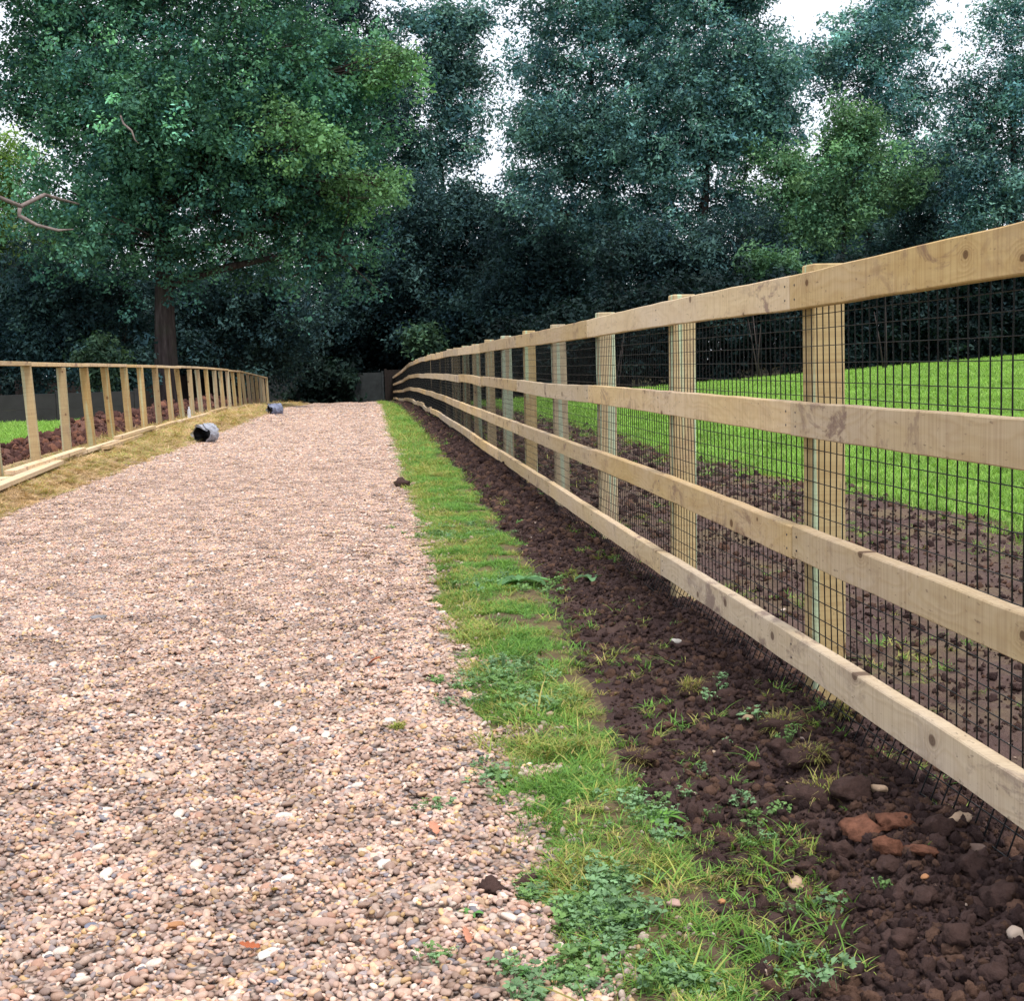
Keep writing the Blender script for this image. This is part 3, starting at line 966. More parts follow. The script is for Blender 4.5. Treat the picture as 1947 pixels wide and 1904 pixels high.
for r, top in enumerate(RAIL_TOP):
    joints = [-1] + list(range(1 if r < 3 else 0, NPOST + 1, 2))
    if joints[-1] != NPOST: joints.append(NPOST)
    prev = 0.0
    for a, b in zip(joints[:-1], joints[1:]):
        wob = (rng.normal(0, 0.006), rng.normal(0, 0.006), rng.normal(0, 0.0025), rng.normal(0, 0.0015))
        if r == 3 and a > 10: wob = (rng.normal(0, 0.018), rng.normal(0, 0.025), wob[2], wob[3])
        ya, yb = post_y(a) + 0.002, post_y(b) - 0.002
        vs, fs = rail_mesh(ya, yb, top, wob)
        o = mesh_obj('rail', vs, fs, M['rail'], fence)
        if a < 9:                                            # nail heads near the joints
            for yv in (ya + 0.045, yb - 0.045, (ya + yb) / 2):
                for dz in (-0.03, -0.072):
                    nb_ = MB()
                    j = (yv - ya) / (yb - ya)
                    zc = fz(yv) + top + wob[0] * math.sin(j * math.pi) + wob[1] * (j - 0.5) + dz
                    xo = XR + wob[2] * math.sin(j * math.pi)
                    nb_.tube([(xo - 0.0022, yv, zc), (xo + 0.004, yv, zc)], 0.0034, 8)
                    nb_.build('nail_head', M['nail'], o)

# wire netting: joined, far too many wires to pick apart
XM = XR + 0.0475
wires = MB()
ylo, yhi = post_y(-1), post_y(NPOST)
nv = int((yhi - ylo) / 0.0535)


def wire_x(yv, z):
    w = 0.0025 * math.sin(yv * 3.1) + 0.002 * math.sin(z * 9 + yv * 1.7)
    if z < 0.2:
        w -= 0.5 * (0.2 - z) * (0.75 + 0.5 * float(noise2(yv * 0.9, 0.3, 5)))
    return XM + min(w, 0.001)


V, Fq = [], []


def wire(pts, rad, sides=4):
    b = len(V)
    for p in pts:
        for q in range(sides):
            a = math.pi / 4 + 2 * math.pi * q / sides
            if abs(pts[-1][2] - pts[0][2]) > abs(pts[-1][1] - pts[0][1]):
                V.append((p[0] + rad * math.cos(a), p[1] + rad * math.sin(a), p[2]))
            else:
                V.append((p[0] + rad * math.cos(a), p[1], p[2] + rad * math.sin(a)))
    for j in range(len(pts) - 1):
        for q in range(sides):
            Fq.append((b + j * sides + q, b + j * sides + (q + 1) % sides, b + (j + 1) * sides + (q + 1) % sides, b + (j + 1) * sides + q))


for k in range(nv):
    yv = ylo + k * 0.0535
    z0 = fz(yv)
    ph = rng.uniform(0, 6.28); amp = 0.0022 * rng.normal()
    zs = (1.245, 1.05, 0.85, 0.65, 0.45, 0.30, 0.2, 0.12, 0.03) if yv < 14 else (1.245, 0.6, 0.2, 0.03)
    wire([(wire_x(yv, z), yv + amp * math.sin(z * 7 + ph) + 0.003 * float(noise2(z * 2.0, yv * 0.7, 3)), z0 + z) for z in zs], 0.0020)
for j in range(25):
    z = 0.045 + j * 0.05
    ys, y = [], ylo
    while y < yhi:
        ys.append(y); y += 0.107 if y < 14 else 0.6
    sag = rng.normal(0, 0.003)
    wire([(wire_x(yv, z) - 0.0026, yv, fz(yv) + z + sag + 0.0035 * float(noise2(yv * 1.1, j * 0.13, 8))) for yv in ys], 0.0016)
wm = mesh_obj('wire_netting', np.array(V), np.array(Fq), M['wire'], fence, smooth=True)
wm['kind'] = 'stuff'

# ------------------------------------------------------------------ the unfinished fence across the drive
lf = tag(empty('half_built_fence'), 'half built timber fence of leaning posts under one flat capping rail', 'fence')
lb = MB(); lb.box(-0.05, 0.05, -0.048, 0.048, -0.35, 1.19, 0.004)
lpm = mesh_obj('post', lb.v, lb.f, M['post_left'], do_link=False)
LY = [15.4 + 1.79 * k for k in range(-4, 24)]
for yv in LY:
    xf = float(e_fence(yv))
    o = shared('post', lpm, lf, loc=(xf, yv, fz(yv) + rng.normal(0, 0.006)))
    o.rotation_euler = (rng.normal(0, 0.01), -0.045 + rng.normal(0, 0.012), rng.normal(0, 0.04))
for k in range(0, len(LY) - 1, 2):
    ya, yb = LY[k] + 0.002, LY[min(k + 2, len(LY) - 1)] - 0.002
    n = 8
    vs, fs = [], []
    lift = rng.normal(0, 0.006)
    for j in range(n + 1):
        yv = ya + (yb - ya) * j / n
        xf = float(e_fence(yv)) - 0.052 + 0.004 * math.sin(j); zc = fz(yv) + 1.196 + lift
        c, th, w = 0.003, 0.044, 0.11
        for (dx, dz) in ((-w / 2, c), (-w / 2, th - c), (-w / 2 + c, th), (w / 2 - c, th), (w / 2, th - c), (w / 2, c), (w / 2 - c, 0), (-w / 2 + c, 0)):
            vs.append((xf + dx, yv, zc + dz))
    for j in range(n):
        for q in range(8):
            fs.append((j * 8 + q, (j + 1) * 8 + q, (j + 1) * 8 + (q + 1) % 8, j * 8 + (q + 1) % 8))
    fs += [tuple(range(8)), tuple(range(n * 8 + 7, n * 8 - 1, -1))]
    mesh_obj('rail', vs, [tuple(reversed(f)) for f in fs], M['rail'], lf)

# loose planks on the bank
for k, (dx, yv, ang, lvl) in enumerate([(0.22, 11.2, 1.6, 0), (0.34, 13.2, 2.6, 0), (0.24, 14.9, 1.2, 1), (0.22, 18.0, 1.7, 0), (0.33, 19.6, 2.4, 0), (0.26, 21.4, 1.0, 1),
                                       (0.24, 24.8, 1.3, 0), (0.26, 28.5, 0.8, 0), (0.26, 32.2, 0.8, 0), (0.30, 34.4, 0.2, 1), (0.26, 36.6, 0.4, 0), (0.28, 40.3, 0.3, 0), (0.26, 44.0, 0.4, 0), (0.26, 47.8, 0.3, 0)]):
    x = float(e_fence(yv)) + dx
    b = MB(); b.box(-0.05, 0.05, -1.8, 1.8, 0, 0.042, 0.003)
    o = b.build('plank', M['rail'])
    za, zb = H(x, yv - 1.6), H(x, yv + 1.6)
    o.location = (x, yv, max(za + zb, 2 * H(x, yv)) / 2 + 0.035 + 0.046 * lvl)
    o.rotation_euler = (math.atan2(zb - za, 3.2), rng.normal(0, 0.05), math.radians(ang))
    tag(o, {2: 'pale plank resting on top of two others at the foot of the leaning posts', 5: 'pale plank laid over others beside the open ended netting roll', 7: 'pale plank with the plastic bottle standing on it', 9: 'pale raised plank level with the bluish roll'}.get(k, 'pale sawn plank lying flat on the grassy bank with nothing on it'), 'plank', 'planks laid along the bank')


# heap of dug soil behind that fence
def heap(x, y):
    c = np.interp(y, [0, 15, 24, 34, 56, 80], [-4.75, -4.75, -4.85, -4.9, -4.95, -5])
    t = np.clip(1 - ((x - c) / 0.66) ** 2, 0, 1)
    return t ** 0.8 * (np.interp(y, [9, 20, 26, 32, 45, 60], [0.07, 0.14, 0.22, 0.30, 0.28, 0.25]) + 0.10 * fbm(x * 0 + 1, y, 0.55, 3, 22)) * (1 + 0.8 * fbm(x, y, 2.3, 4, 24)) + 0.05 * fbm(x, y, 6, 3, 25) * sstep(0, 0.2, t)


ys = rows_geo(9, 60, 0.0042, 0.05)
u = np.linspace(-5.75, -4.05, 52)
X, Y = np.meshgrid(u, ys)
Z = height(X, Y) - 0.02 + heap(X, Y)
i = (np.arange(len(ys) - 1)[:, None] * 52 + np.arange(51)).ravel()
tag(mesh_obj('soil_heap', np.stack([X, Y, Z], -1).reshape(-1, 3), np.stack([i, i + 1, i + 53, i + 52], 1), M['heap'], smooth=True), 'long heap of dug brown soil behind the half built fence', 'soil heap')
n = 9000
yy = 10 * np.exp(rng.uniform(0, 1, n) * math.log(58 / 10)); xx = rng.uniform(-5.5, -4.1, n)
s = 0.011 * np.exp(rng.uniform(0, 1, n) ** 3 * 1.7) * np.clip(yy / 20, 0.8, 1.8)
scatter('heap_clods', [clod(k, np.array([1.5, 1.2, 1.1])) for k in range(8)], np.stack([xx, yy, height(xx, yy) + heap(xx, yy)], 1), rng.uniform(0, 6.28, (n, 3)), s, rng.integers(0, 8, n))


# ------------------------------------------------------------------ rolls of netting, bottle
def netting_roll(px, py, size, rz, matw, label, name='netting_roll'):
    x, y, z = ground_at(px, py)
    R = size / 2
    root = tag(empty(name, (x, y, z + R * 0.96), rz), label, 'mesh roll', 'rolls of netting beside the drive')
    L = 0.27
    b = MB()
    # spiral of rolled mesh, axis along local y
    turns, npt = 5, 150
    ring_a, ring_b = [], []
    vs, fs = [], []
    for k in range(npt + 1):
        t = k / npt; a = t * turns * 2 * math.pi; r = R * (0.22 + 0.72 * t)
        for yy_ in (-L / 2 - 0.004, L / 2): vs.append((r * math.cos(a), yy_ + 0.01 * math.sin(k * 1.3), r * math.sin(a)))
    for k in range(npt): fs.append((2 * k, 2 * k + 1, 2 * k + 3, 2 * k + 2))
    mesh_obj('mesh_coil', vs, fs, M['roll'], root, smooth=True)
    vs, fs, nseg, nl = [], [], 36, 14
    rr = np.random.default_rng(int(px))
    for j in range(nl + 1):
        t = j / nl; yv = -L / 2 - 0.015 + (L + 0.10) * t
        for q in range(nseg):
            a = 2 * math.pi * q / nseg
            cr = 1 + 0.045 * math.sin(q * 2.1 + j * 0.9) + 0.035 * rr.normal()
            tuck = 1.0 if t < 0.82 else 1.0 - 0.85 * ((t - 0.82) / 0.18)
            front = 0.05 * math.sin(q * 0.9 + 1.0) if j == 0 else 0
            r = R * 1.02 * cr * tuck
            vs.append((r * math.cos(a), yv + front + 0.012 * rr.normal(), max(-R * 0.94, r * math.sin(a))))
    for j in range(nl):
        for q in range(nseg):
            if j == 0 and 3 < q < 30 and False: continue
            fs.append((j * nseg + q, (j + 1) * nseg + q, (j + 1) * nseg + (q + 1) % nseg, j * nseg + (q + 1) % nseg))
    mesh_obj('plastic_wrap', vs, fs, matw, root, smooth=True)
    # torn flap of wrapping folded over the open end
    vs, fs = [], []
    for j in range(9):
        for q in range(7):
            a = math.radians(20 + 95 * j / 8); r = R * (1.0 - 0.42 * q / 6 * (0.4 + 0.6 * math.sin(j / 8 * math.pi)))
            vs.append((r * math.cos(a), -L / 2 - 0.03 - 0.012 * math.sin(q + j), r * math.sin(a)))
    for j in range(8):
        for q in range(6): fs.append((j * 7 + q, j * 7 + q + 1, j * 7 + q + 8, j * 7 + q + 7))
    mesh_obj('wrap_flap', vs, fs, matw, root, smooth=True)
    return root


netting_roll(392, 842, 0.29, math.radians(-24), M['wrap'], 'black netting roll in torn milky plastic with its dark open end showing')
netting_roll(523, 790, 0.30, math.radians(-62), M['wrap_blue'], 'bluish plastic wrapped netting roll lying where the drive narrows')
x, y = float(e_fence(28.6)) + 0.26, 28.6
bz = H(x, y) + 0.078
b = MB()
prof = [(0.0, 0.0), (0.032, 0.003), (0.034, 0.02), (0.034, 0.13), (0.030, 0.155), (0.014, 0.19), (0.013, 0.205), (0.0, 0.206)]
vs = [(r * math.cos(a), r * math.sin(a), h) for (r, h) in prof for a in np.linspace(0, 2 * math.pi, 16, endpoint=False)]
fs = [(j * 16 + q, j * 16 + (q + 1) % 16, (j + 1) * 16 + (q + 1) % 16, (j + 1) * 16 + q) for j in range(len(prof) - 1) for q in range(16)]
bt_ = tag(empty('plastic_bottle', (x, y, bz)), 'clear plastic bottle standing on a plank by the leaning posts', 'bottle')
mesh_obj('body', vs, fs, M['bottle'], bt_, smooth=True)
b = MB(); b.tube([(0, 0, 0.203), (0, 0, 0.226)], 0.0155, 14); b.build('cap', ground_mat('white_cap', m_simple((0.75, 0.76, 0.78), 0.4)), bt_)


# ------------------------------------------------------------------ boundary walls
def wall_run(root, a, b, h0, h1, bay, pmat, postmat, thick=0.06, name='panel', boards=0):
    a, b = Vector(a), Vector(b)
    L = (b - a).length; n = max(1, round(L / bay)); d = (b - a) / n; ang = math.atan2(d.y, d.x)
    for k in range(n + 1):
        p = a + d * k
        m = MB(); m.box(-0.06, 0.06, -0.06, 0.06, h0 - 0.2, h1 + 0.06, 0.008)
        o = m.build('post', postmat, root); o.location = (p.x, p.y, p.z); o.rotation_euler = (0, 0, ang)
    for k in range(n):
        p = a + d * (k + 0.5); w = d.length / 2 - 0.063
        if boards:
            nbd = boards
            for q in range(nbd):
                x0 = -w + 2 * w * q / nbd; x1 = -w + 2 * w * (q + 1) / nbd - 0.008
                m = MB(); m.box(x0, x1, -0.012 + 0.008 * (q % 2), 0.012 + 0.008 * (q % 2), h0, h1 + random.uniform(-0.015, 0.01), 0)
                o = m.build('board', pmat, root); o.location = p; o.rotation_euler = (0, 0, ang)
        else:
            nh = 4 if h1 - h0 > 1 else 2
            for q in range(nh):
                z0 = h0 + (h1 - h0) * q / nh; z1 = h0 + (h1 - h0) * (q + 1) / nh - 0.006
                m = MB(); m.box(-w, w, -thick / 2, thick / 2, z0, z1, 0.004)
                o = m.build(name, pmat, root); o.location = p; o.rotation_euler = (0, 0, ang)


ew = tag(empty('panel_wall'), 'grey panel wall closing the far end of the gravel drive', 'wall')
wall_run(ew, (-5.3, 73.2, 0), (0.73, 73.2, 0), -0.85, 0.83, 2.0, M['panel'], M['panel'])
bf = tag(empty('board_fence'), 'old dark vertical board fence behind the oak trunk', 'fence')
wall_run(bf, (-5.45, 72.8, 0), (-13.5, 55, 0), -0.6, 0.95, 2.4, M['old_board'], M['old_board'], boards=12)
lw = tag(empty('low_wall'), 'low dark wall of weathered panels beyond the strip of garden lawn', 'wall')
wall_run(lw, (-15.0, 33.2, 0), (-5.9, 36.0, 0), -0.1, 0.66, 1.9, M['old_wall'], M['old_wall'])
gt = tag(empty('dark_infill'), 'dark boarded gate between the grey panel wall and the timber fence', 'infill')  # dark boards filling the dark gap at the end of the wall
wall_run(gt, (0.90, 73.6, 0), (2.3, 73.6, 0), -0.8, 0.95, 1.4, M['old_board'], M['old_board'], boards=9)


# ------------------------------------------------------------------ trees
def leaves(centers, per, rad, size, colA, colB, r, up=0.55, tint=None, flat=0.8, tri=False):
    """four-cornered leaves in clumps; returns vertices, faces, colours"""
    nC = len(centers)
    N = nC * per
    c = np.repeat(centers, per, 0)
    d = r.normal(size=(N, 3)); d /= np.linalg.norm(d, axis=1)[:, None]
    rr = np.repeat(rad * np.exp(r.normal(0, 0.25, nC)), per)
    off = d * (r.uniform(0, 1, N) ** 0.45 * rr)[:, None] * [1, 1, flat]
    p = c + off
    nrm = d * 0.55 + r.normal(0, 0.5, (N, 3)) + [0, 0, up]
    nrm /= np.linalg.norm(nrm, axis=1)[:, None]
    t = r.normal(size=(N, 3)); t -= nrm * np.sum(t * nrm, 1)[:, None]; t /= np.linalg.norm(t, axis=1)[:, None]
    b = np.cross(nrm, t)
    s = (size * np.exp(r.normal(0, 0.25, N)))[:, None]
    V = np.stack([p - t * s * 0.5, p + b * s * 0.30 + t * s * 0.05, p + t * s * 0.5 - nrm * s * 0.12, p - b * s * 0.30 + t * s * 0.05], 1)
    w = np.clip(np.repeat(r.beta(1.3, 2.2, nC), per) + r.normal(0, 0.12, N), 0, 1)[:, None]
    C = (np.array(colA) * (1 - w) + np.array(colB) * w) * np.exp(r.normal(0, 0.18, N))[:, None]
    if tint is not None:
        tw = np.repeat(tint, per)[:, None]
        C = C * (1 - tw) + np.array([0.28, 0.46, 0.09]) * tw
    if tri:
        V = np.stack([p - t * s * 0.5 - b * s * 0.3, p - t * s * 0.3 + b * s * 0.32, p + t * s * 0.6 - nrm * s * 0.1], 1)
    q = V.shape[1]
    C = np.repeat(C[:, None, :], q, 1).reshape(-1, 3)
    return V.reshape(-1, 3), np.arange(N * q).reshape(-1, q), C


def tree(name, label, base, blobs, lean_to=None, trunk_r=0.3, leaf=0.17, per=46, clump=0.5, dens=1.0, colA=(0.022, 0.055, 0.040), colB=(0.060, 0.115, 0.055),
         seed=1, group=None, cat='tree', tint_blobs=(), limbs=True, gap=0.0, trunk_top=None, tri=True):
    """blobs: (x, y, z, rx, ry, rz) in world metres"""
    r = np.random.default_rng(seed)
    root = tag(empty(name, base), label, cat, group)
    bx, by, bz_ = base
    top = trunk_top or (max(b[2] for b in blobs) * 0.75 + bz_ * 0.25)
    lx = np.mean([b[0] for b in blobs]) if lean_to is None else lean_to
    m = MB()
    pts, rad = [], []
    hgt = top - bz_
    for k in range(11):
        t = k / 10
        pts.append((r.normal(0, 0.04) * hgt * 0.06 * t + (lx - bx) * t * t * 0.7, r.normal(0, 0.04) * hgt * 0.06 * t, -0.3 + (hgt + 0.3) * t))
        rad.append(trunk_r * (1.0 - 0.78 * t) + trunk_r * 0.5 * math.exp(-t * 22))
    m.tube(pts, rad, 14)
    m.build('trunk', M['bark'], root, smooth=True)
    cent, tints, shade = [], [], []
    lm = MB()
    for q, (x, y, z, rx, ry, rz) in enumerate(blobs):
        area = (rx * rz + rx * ry + ry * rz) / 3 * 4 * math.pi
        nC = max(6, int(area * 0.62 * dens))
        d = r.normal(size=(nC * 2, 3)); d /= np.linalg.norm(d, axis=1)[:, None]
        d = d[d[:, 2] > -0.75][:nC]
        rr = 1 - 0.55 * r.uniform(0, 1, len(d)) ** 1.7
        lump = 1 + 0.30 * np.sin(d @ (r.normal(size=3) * 3.2) + r.uniform(0, 6)) + 0.16 * np.sin(d @ (r.normal(size=3) * 6.5) + r.uniform(0, 6))
        # boughs first, then the leaf clumps that each bough carries in a flat spreading pad
        nb_ = max(4, len(d) // 7)
        bc = d[:nb_] * (rr * lump)[:nb_, None] * [rx, ry, rz] + [x, y, z]
        who = r.integers(0, nb_, len(d))
        pr = min(1.25, 0.42 * (rx * rz) ** 0.5 + 0.25)
        p = bc[who] + r.normal(0, 1, (len(d), 3)) * [pr * 0.56, pr * 0.56, pr * 0.46]
        bsh = np.exp(r.normal(0, 0.26, nb_))[who]
        if gap > 0:
            gn = fbm(p[:, 0] * 0.5 + p[:, 1] * 0.3 + seed, p[:, 2] * 0.5 - p[:, 1] * 0.2, 1.0, 3, seed % 50)
            bsh = bsh[gn > -0.45 + gap]; p = p[gn > -0.45 + gap]
        cent.append(p); tints.append(np.full(len(p), 0.3 if q in tint_blobs else 0.0))
        shade.append(bsh * math.exp(r.normal(0, 0.16)))
        if limbs:
            # a limb from the trunk to the middle of the mass, with twigs to some clumps
            t0 = np.clip((z - rz * 0.5 - bz_) / hgt, 0.18, 0.92); k0 = t0 * 10
            i0 = int(min(9, k0)); f0 = k0 - i0
            s0 = np.array(pts[i0]) * (1 - f0) + np.array(pts[i0 + 1]) * f0
            r0 = (rad[i0] * (1 - f0) + rad[i0 + 1] * f0) * 0.55
            e0 = np.array([x - bx, y - by, z - bz_])
            mid = (s0 + e0) / 2 + r.normal(0, 0.25, 3) * np.linalg.norm(e0 - s0) * 0.3 + [0, 0, 0.1 * np.linalg.norm(e0 - s0)]
            path = [s0 * (1 - t) ** 2 + mid * 2 * t * (1 - t) + e0 * t * t for t in np.linspace(0, 1, 7)]
            lm.tube(path, list(np.linspace(r0, r0 * 0.35, 7)), 7)
            for tip in p[r.choice(len(p), min(len(p), 12), replace=False)] if len(p) else []:
                st = path[r.integers(3, 7)]; en = tip - [bx, by, bz_]
                md_ = (st + en) / 2 + r.normal(0, 0.2, 3)
                lm.tube([st, md_, en], [r0 * 0.32, r0 * 0.2, 0.012], 5, False)
    if limbs:
        lm.build('branches', M['bark'], root, smooth=True)
    cent = np.concatenate(cent) - np.array(base)
    V, Fc, C = leaves(cent, per, clump, leaf, colA, colB, r, tint=np.concatenate(tints), tri=tri)
    C = C * np.repeat(np.concatenate(shade), per * (3 if tri else 4))[:, None]          # light and dark between boughs is put into the leaf colours
    mesh_obj('crown', V, Fc, M['leaf'], root, colors=C)
    return root


def pxblob(px, py, rx, ry, Y, depth=0.85, dy=0.0):
    c = at_y(px, py, Y + dy)
    k = (Y + dy) / F_PX * 1.0
    return (c[0], c[1], c[2], rx * k, rx * k * depth, ry * k)


def gbase(px, Y, py=740):
    c = at_y(px, py, Y)
    return (float(c[0]), float(Y), float(hb(Y) + 0.055 * np.clip(c[0] - 4, 0, 24)) - 0.05)


OAK_Y = 45
ob = [(330, 40, 270, 190, 0.7), (130, 110, 130, 130, 0), (560, 190, 150, 130, 0.5), (400, 300, 230, 160, -0.5), (640, 330, 90, 90, 0), (190, 400, 130, 120, 0), (330, 470, 180, 80, 0), (640, 480, 80, 90, -0.6), (90, 210, 80, 90, 0),
      (690, 140, 75, 50, 0), (320, -150, 330, 160, 0), (540, 420, 120, 110, -1), (250, 200, 170, 120, -2.2), (470, 100, 150, 90, -2.2), (660, 390, 60, 45, -1.8), (700, 110, 50, 40, -1.5), (60, 60, 70, 60, 0.3), (400, 300, 210, 150, 2.6), (240, 330, 150, 110, 2.2), (540, 300, 130, 110, 2.4), (715, 350, 45, 40, -2.0), (620, 290, 60, 40, -3.0), (760, 150, 42, 36, -1.0), (560, 230, 50, 36, -3.4)]
oak = tree('oak_tree', 'great spreading oak with a thick bare lower trunk behind the half built fence', gbase(318, OAK_Y),
           [pxblob(a, b, c, d, OAK_Y, 0.8, e) for (a, b, c, d, e) in ob], trunk_r=0.42, leaf=0.125, per=44, clump=0.42, dens=8.2, tri=False, seed=11, colA=(0.046, 0.138, 0.135), colB=(0.160, 0.350, 0.185), tint_blobs=(14, 15, 20, 21, 22, 23), lean_to=at_y(320, 100, OAK_Y)[0], trunk_top=10.5)
# bare dead limb reaching out of the oak, and a smaller one hanging in the crown
dm = MB()
seq = [(-40, 358), (10, 380), (40, 392), (85, 370), (112, 378), (150, 388)]
dm.tube([at_y(a, b, OAK_Y - 6.0 + 0.5 * k) - np.array(oak.location) for k, (a, b) in enumerate(seq)], [0.04, 0.06, 0.065, 0.055, 0.045, 0.03], 8)
seq = [(38, 395), (36, 410), (70, 428), (110, 438), (140, 436)]
dm.build('dead_limb', M['deadwood'], oak, smooth=True)['label'] = 'bare pale dead limb'
dm = MB()
dm.tube([at_y(a, b, OAK_Y - 5.2) - np.array(oak.location) for k, (a, b) in enumerate(seq)], [0.065, 0.065, 0.05, 0.04, 0.015], 8)
seq = [(228, 216), (235, 235), (250, 248), (256, 265), (264, 273)]
dm.build('dead_limb', M['deadwood'], oak, smooth=True)['label'] = 'bare pale dead limb'
dm = MB()
dm.tube([at_y(a, b, OAK_Y - 5.0 + 0.9 * max(0, 1 - k)) - np.array(oak.location) for k, (a, b) in enumerate(seq)], [0.03, 0.03, 0.028, 0.022, 0.01], 6)
o = dm.build('dead_limb', M['deadwood'], oak, smooth=True); o['label'] = 'bare pale dead twig'

DK = dict(colA=(0.018, 0.046, 0.060), colB=(0.060, 0.118, 0.105))
BL = dict(colA=(0.054, 0.138, 0.172), colB=(0.180, 0.345, 0.270))  # the bluish veil over the upper crowns is put into these leaf colours
LT = dict(colA=(0.075, 0.180, 0.115), colB=(0.190, 0.340, 0.150))


def T(label, px, Y, blobs, **kw):
    kw.setdefault('leaf', 0.0026 * Y); kw.setdefault('per', 56); kw.setdefault('clump', 0.0105 * Y); kw.setdefault('dens', 46.0 ** 2 / Y ** 2 * 9.2)
    return tree(kw.pop('name', 'broadleaf_tree'), label, gbase(px, Y), [pxblob(*b[:4], Y, 0.8, b[4] if len(b) > 4 else 0) for b in blobs], group=kw.pop('group', 'trees behind the fences'), **kw)


T('pale yellow green tree showing past the dead limb of the oak', -10, 58, [(5, 340, 60, 60), (-40, 430, 110, 120), (30, 500, 80, 90), (-120, 380, 100, 90), (10, 610, 80, 80)], seed=21, colA=(0.06, 0.13, 0.05), colB=(0.17, 0.25, 0.07), tint_blobs=(0,))
T('dark blue green tree topping out behind the oak', 650, 80, [(650, 30, 90, 70), (600, 120, 90, 90), (690, 200, 80, 90), (640, 330, 110, 100), (560, 260, 100, 120), (600, 440, 100, 80), (640, 540, 120, 80)], seed=22, trunk_r=0.35, **DK)
T('tall tree with airy light top beside the gap of sky', 860, 82, [(870, 50, 58, 45), (810, 60, 70, 50), (850, 130, 85, 70), (880, 210, 50, 60), (790, 180, 80, 100), (850, 290, 55, 40), (770, 300, 80, 70), (820, 370, 70, 60)], seed=23, trunk_r=0.3, gap=0.08, **BL)
T('dense low dark tree overhanging the end of the drive', 830, 77, [(830, 420, 110, 80), (760, 500, 90, 90), (900, 500, 90, 100), (820, 580, 120, 70), (930, 590, 90, 60), (700, 590, 90, 70), (880, 400, 60, 50), (700, 420, 70, 80)], seed=24, trunk_r=0.25, **DK)
T('great broad tree with fine twiggy top between the two gaps of sky', 1180, 66, [(1100, 10, 110, 80), (1060, 130, 75, 70), (1190, 100, 100, 110), (1080, 230, 120, 70), (1010, 260, 60, 45), (1130, 310, 120, 90), (1020, 330, 65, 50), (1200, 240, 90, 100), (1060, 400, 80, 50), (1180, 420, 100, 60), (1090, -80, 130, 70)], seed=25, trunk_r=0.4, gap=0.07, **BL)
T('tall dense blue green tree standing next to the great twiggy one', 1330, 64, [(1340, 40, 110, 100), (1310, 160, 110, 100), (1420, 120, 80, 110), (1300, 280, 100, 90), (1400, 250, 90, 90), (1340, 380, 110, 70), (1450, 260, 60, 80), (1340, -70, 130, 80), (1430, 10, 60, 70), (1280, 470, 70, 40), (1465, 170, 60, 90), (1500, 260, 45, 60)], seed=26, trunk_r=0.36, **BL)
T('slim dark trunked tree with bright sky showing at its foot', 1496, 62, [(1480, 330, 45, 60), (1500, 390, 45, 35), (1470, 440, 50, 40), (1530, 330, 40, 40)], seed=27, trunk_r=0.22, gap=0.06, **LT)
T('tall narrow tree between gaps of sky with a lighter feathery side', 1650, 72, [(1690, 20, 75, 55), (1640, 80, 80, 60), (1575, 130, 65, 55), (1720, 110, 60, 80), (1690, 200, 80, 80), (1750, 190, 30, 70), (1640, 320, 80, 60), (1720, 320, 80, 70), (1690, -50, 70, 40), (1650, 430, 100, 70)], seed=28, trunk_r=0.32, gap=0.08, **BL)
T('lighter fresh green tree below the tall narrow one', 1600, 60, [(1610, 240, 60, 45), (1580, 300, 60, 50), (1650, 270, 55, 40), (1600, 370, 80, 60), (1680, 350, 60, 50), (1560, 440, 60, 50)], seed=29, trunk_r=0.2, gap=0.05, **LT)
T('big dark tree at the edge of the wood with its head in the sky', 1930, 55, [(1960, 20, 80, 60), (1950, 170, 110, 90), (1880, 250, 70, 90), (1990, 300, 130, 120), (1870, 350, 70, 60), (1940, 430, 110, 60), (1850, 200, 30, 45)], seed=30, trunk_r=0.34, **BL)
T('dark tree filling the wood edge right of the lighter one', 1760, 62, [(1780, 380, 80, 60), (1820, 300, 50, 50), (1760, 470, 100, 60), (1850, 450, 70, 60), (1700, 520, 100, 60)], seed=31, trunk_r=0.25, gap=0.04, **DK)
T('dark round headed tree low between the two broad trees', 990, 72, [(980, 430, 70, 60), (1000, 510, 90, 70), (1060, 540, 90, 60), (960, 580, 90, 60)], seed=32, trunk_r=0.22, **DK)
T('dark leafy tree right behind the oak trunk', 420, 66, [(430, 560, 130, 80), (330, 600, 110, 80), (520, 600, 110, 70), (450, 660, 140, 60), (250, 600, 100, 90)], seed=33, trunk_r=0.25, **DK)
T('dark leafy tree crowding the low wall', 120, 48, [(120, 540, 110, 70), (40, 600, 100, 80), (190, 600, 90, 80), (100, 670, 130, 60), (-60, 620, 110, 90), (230, 670, 70, 50)], seed=34, trunk_r=0.22, **DK)


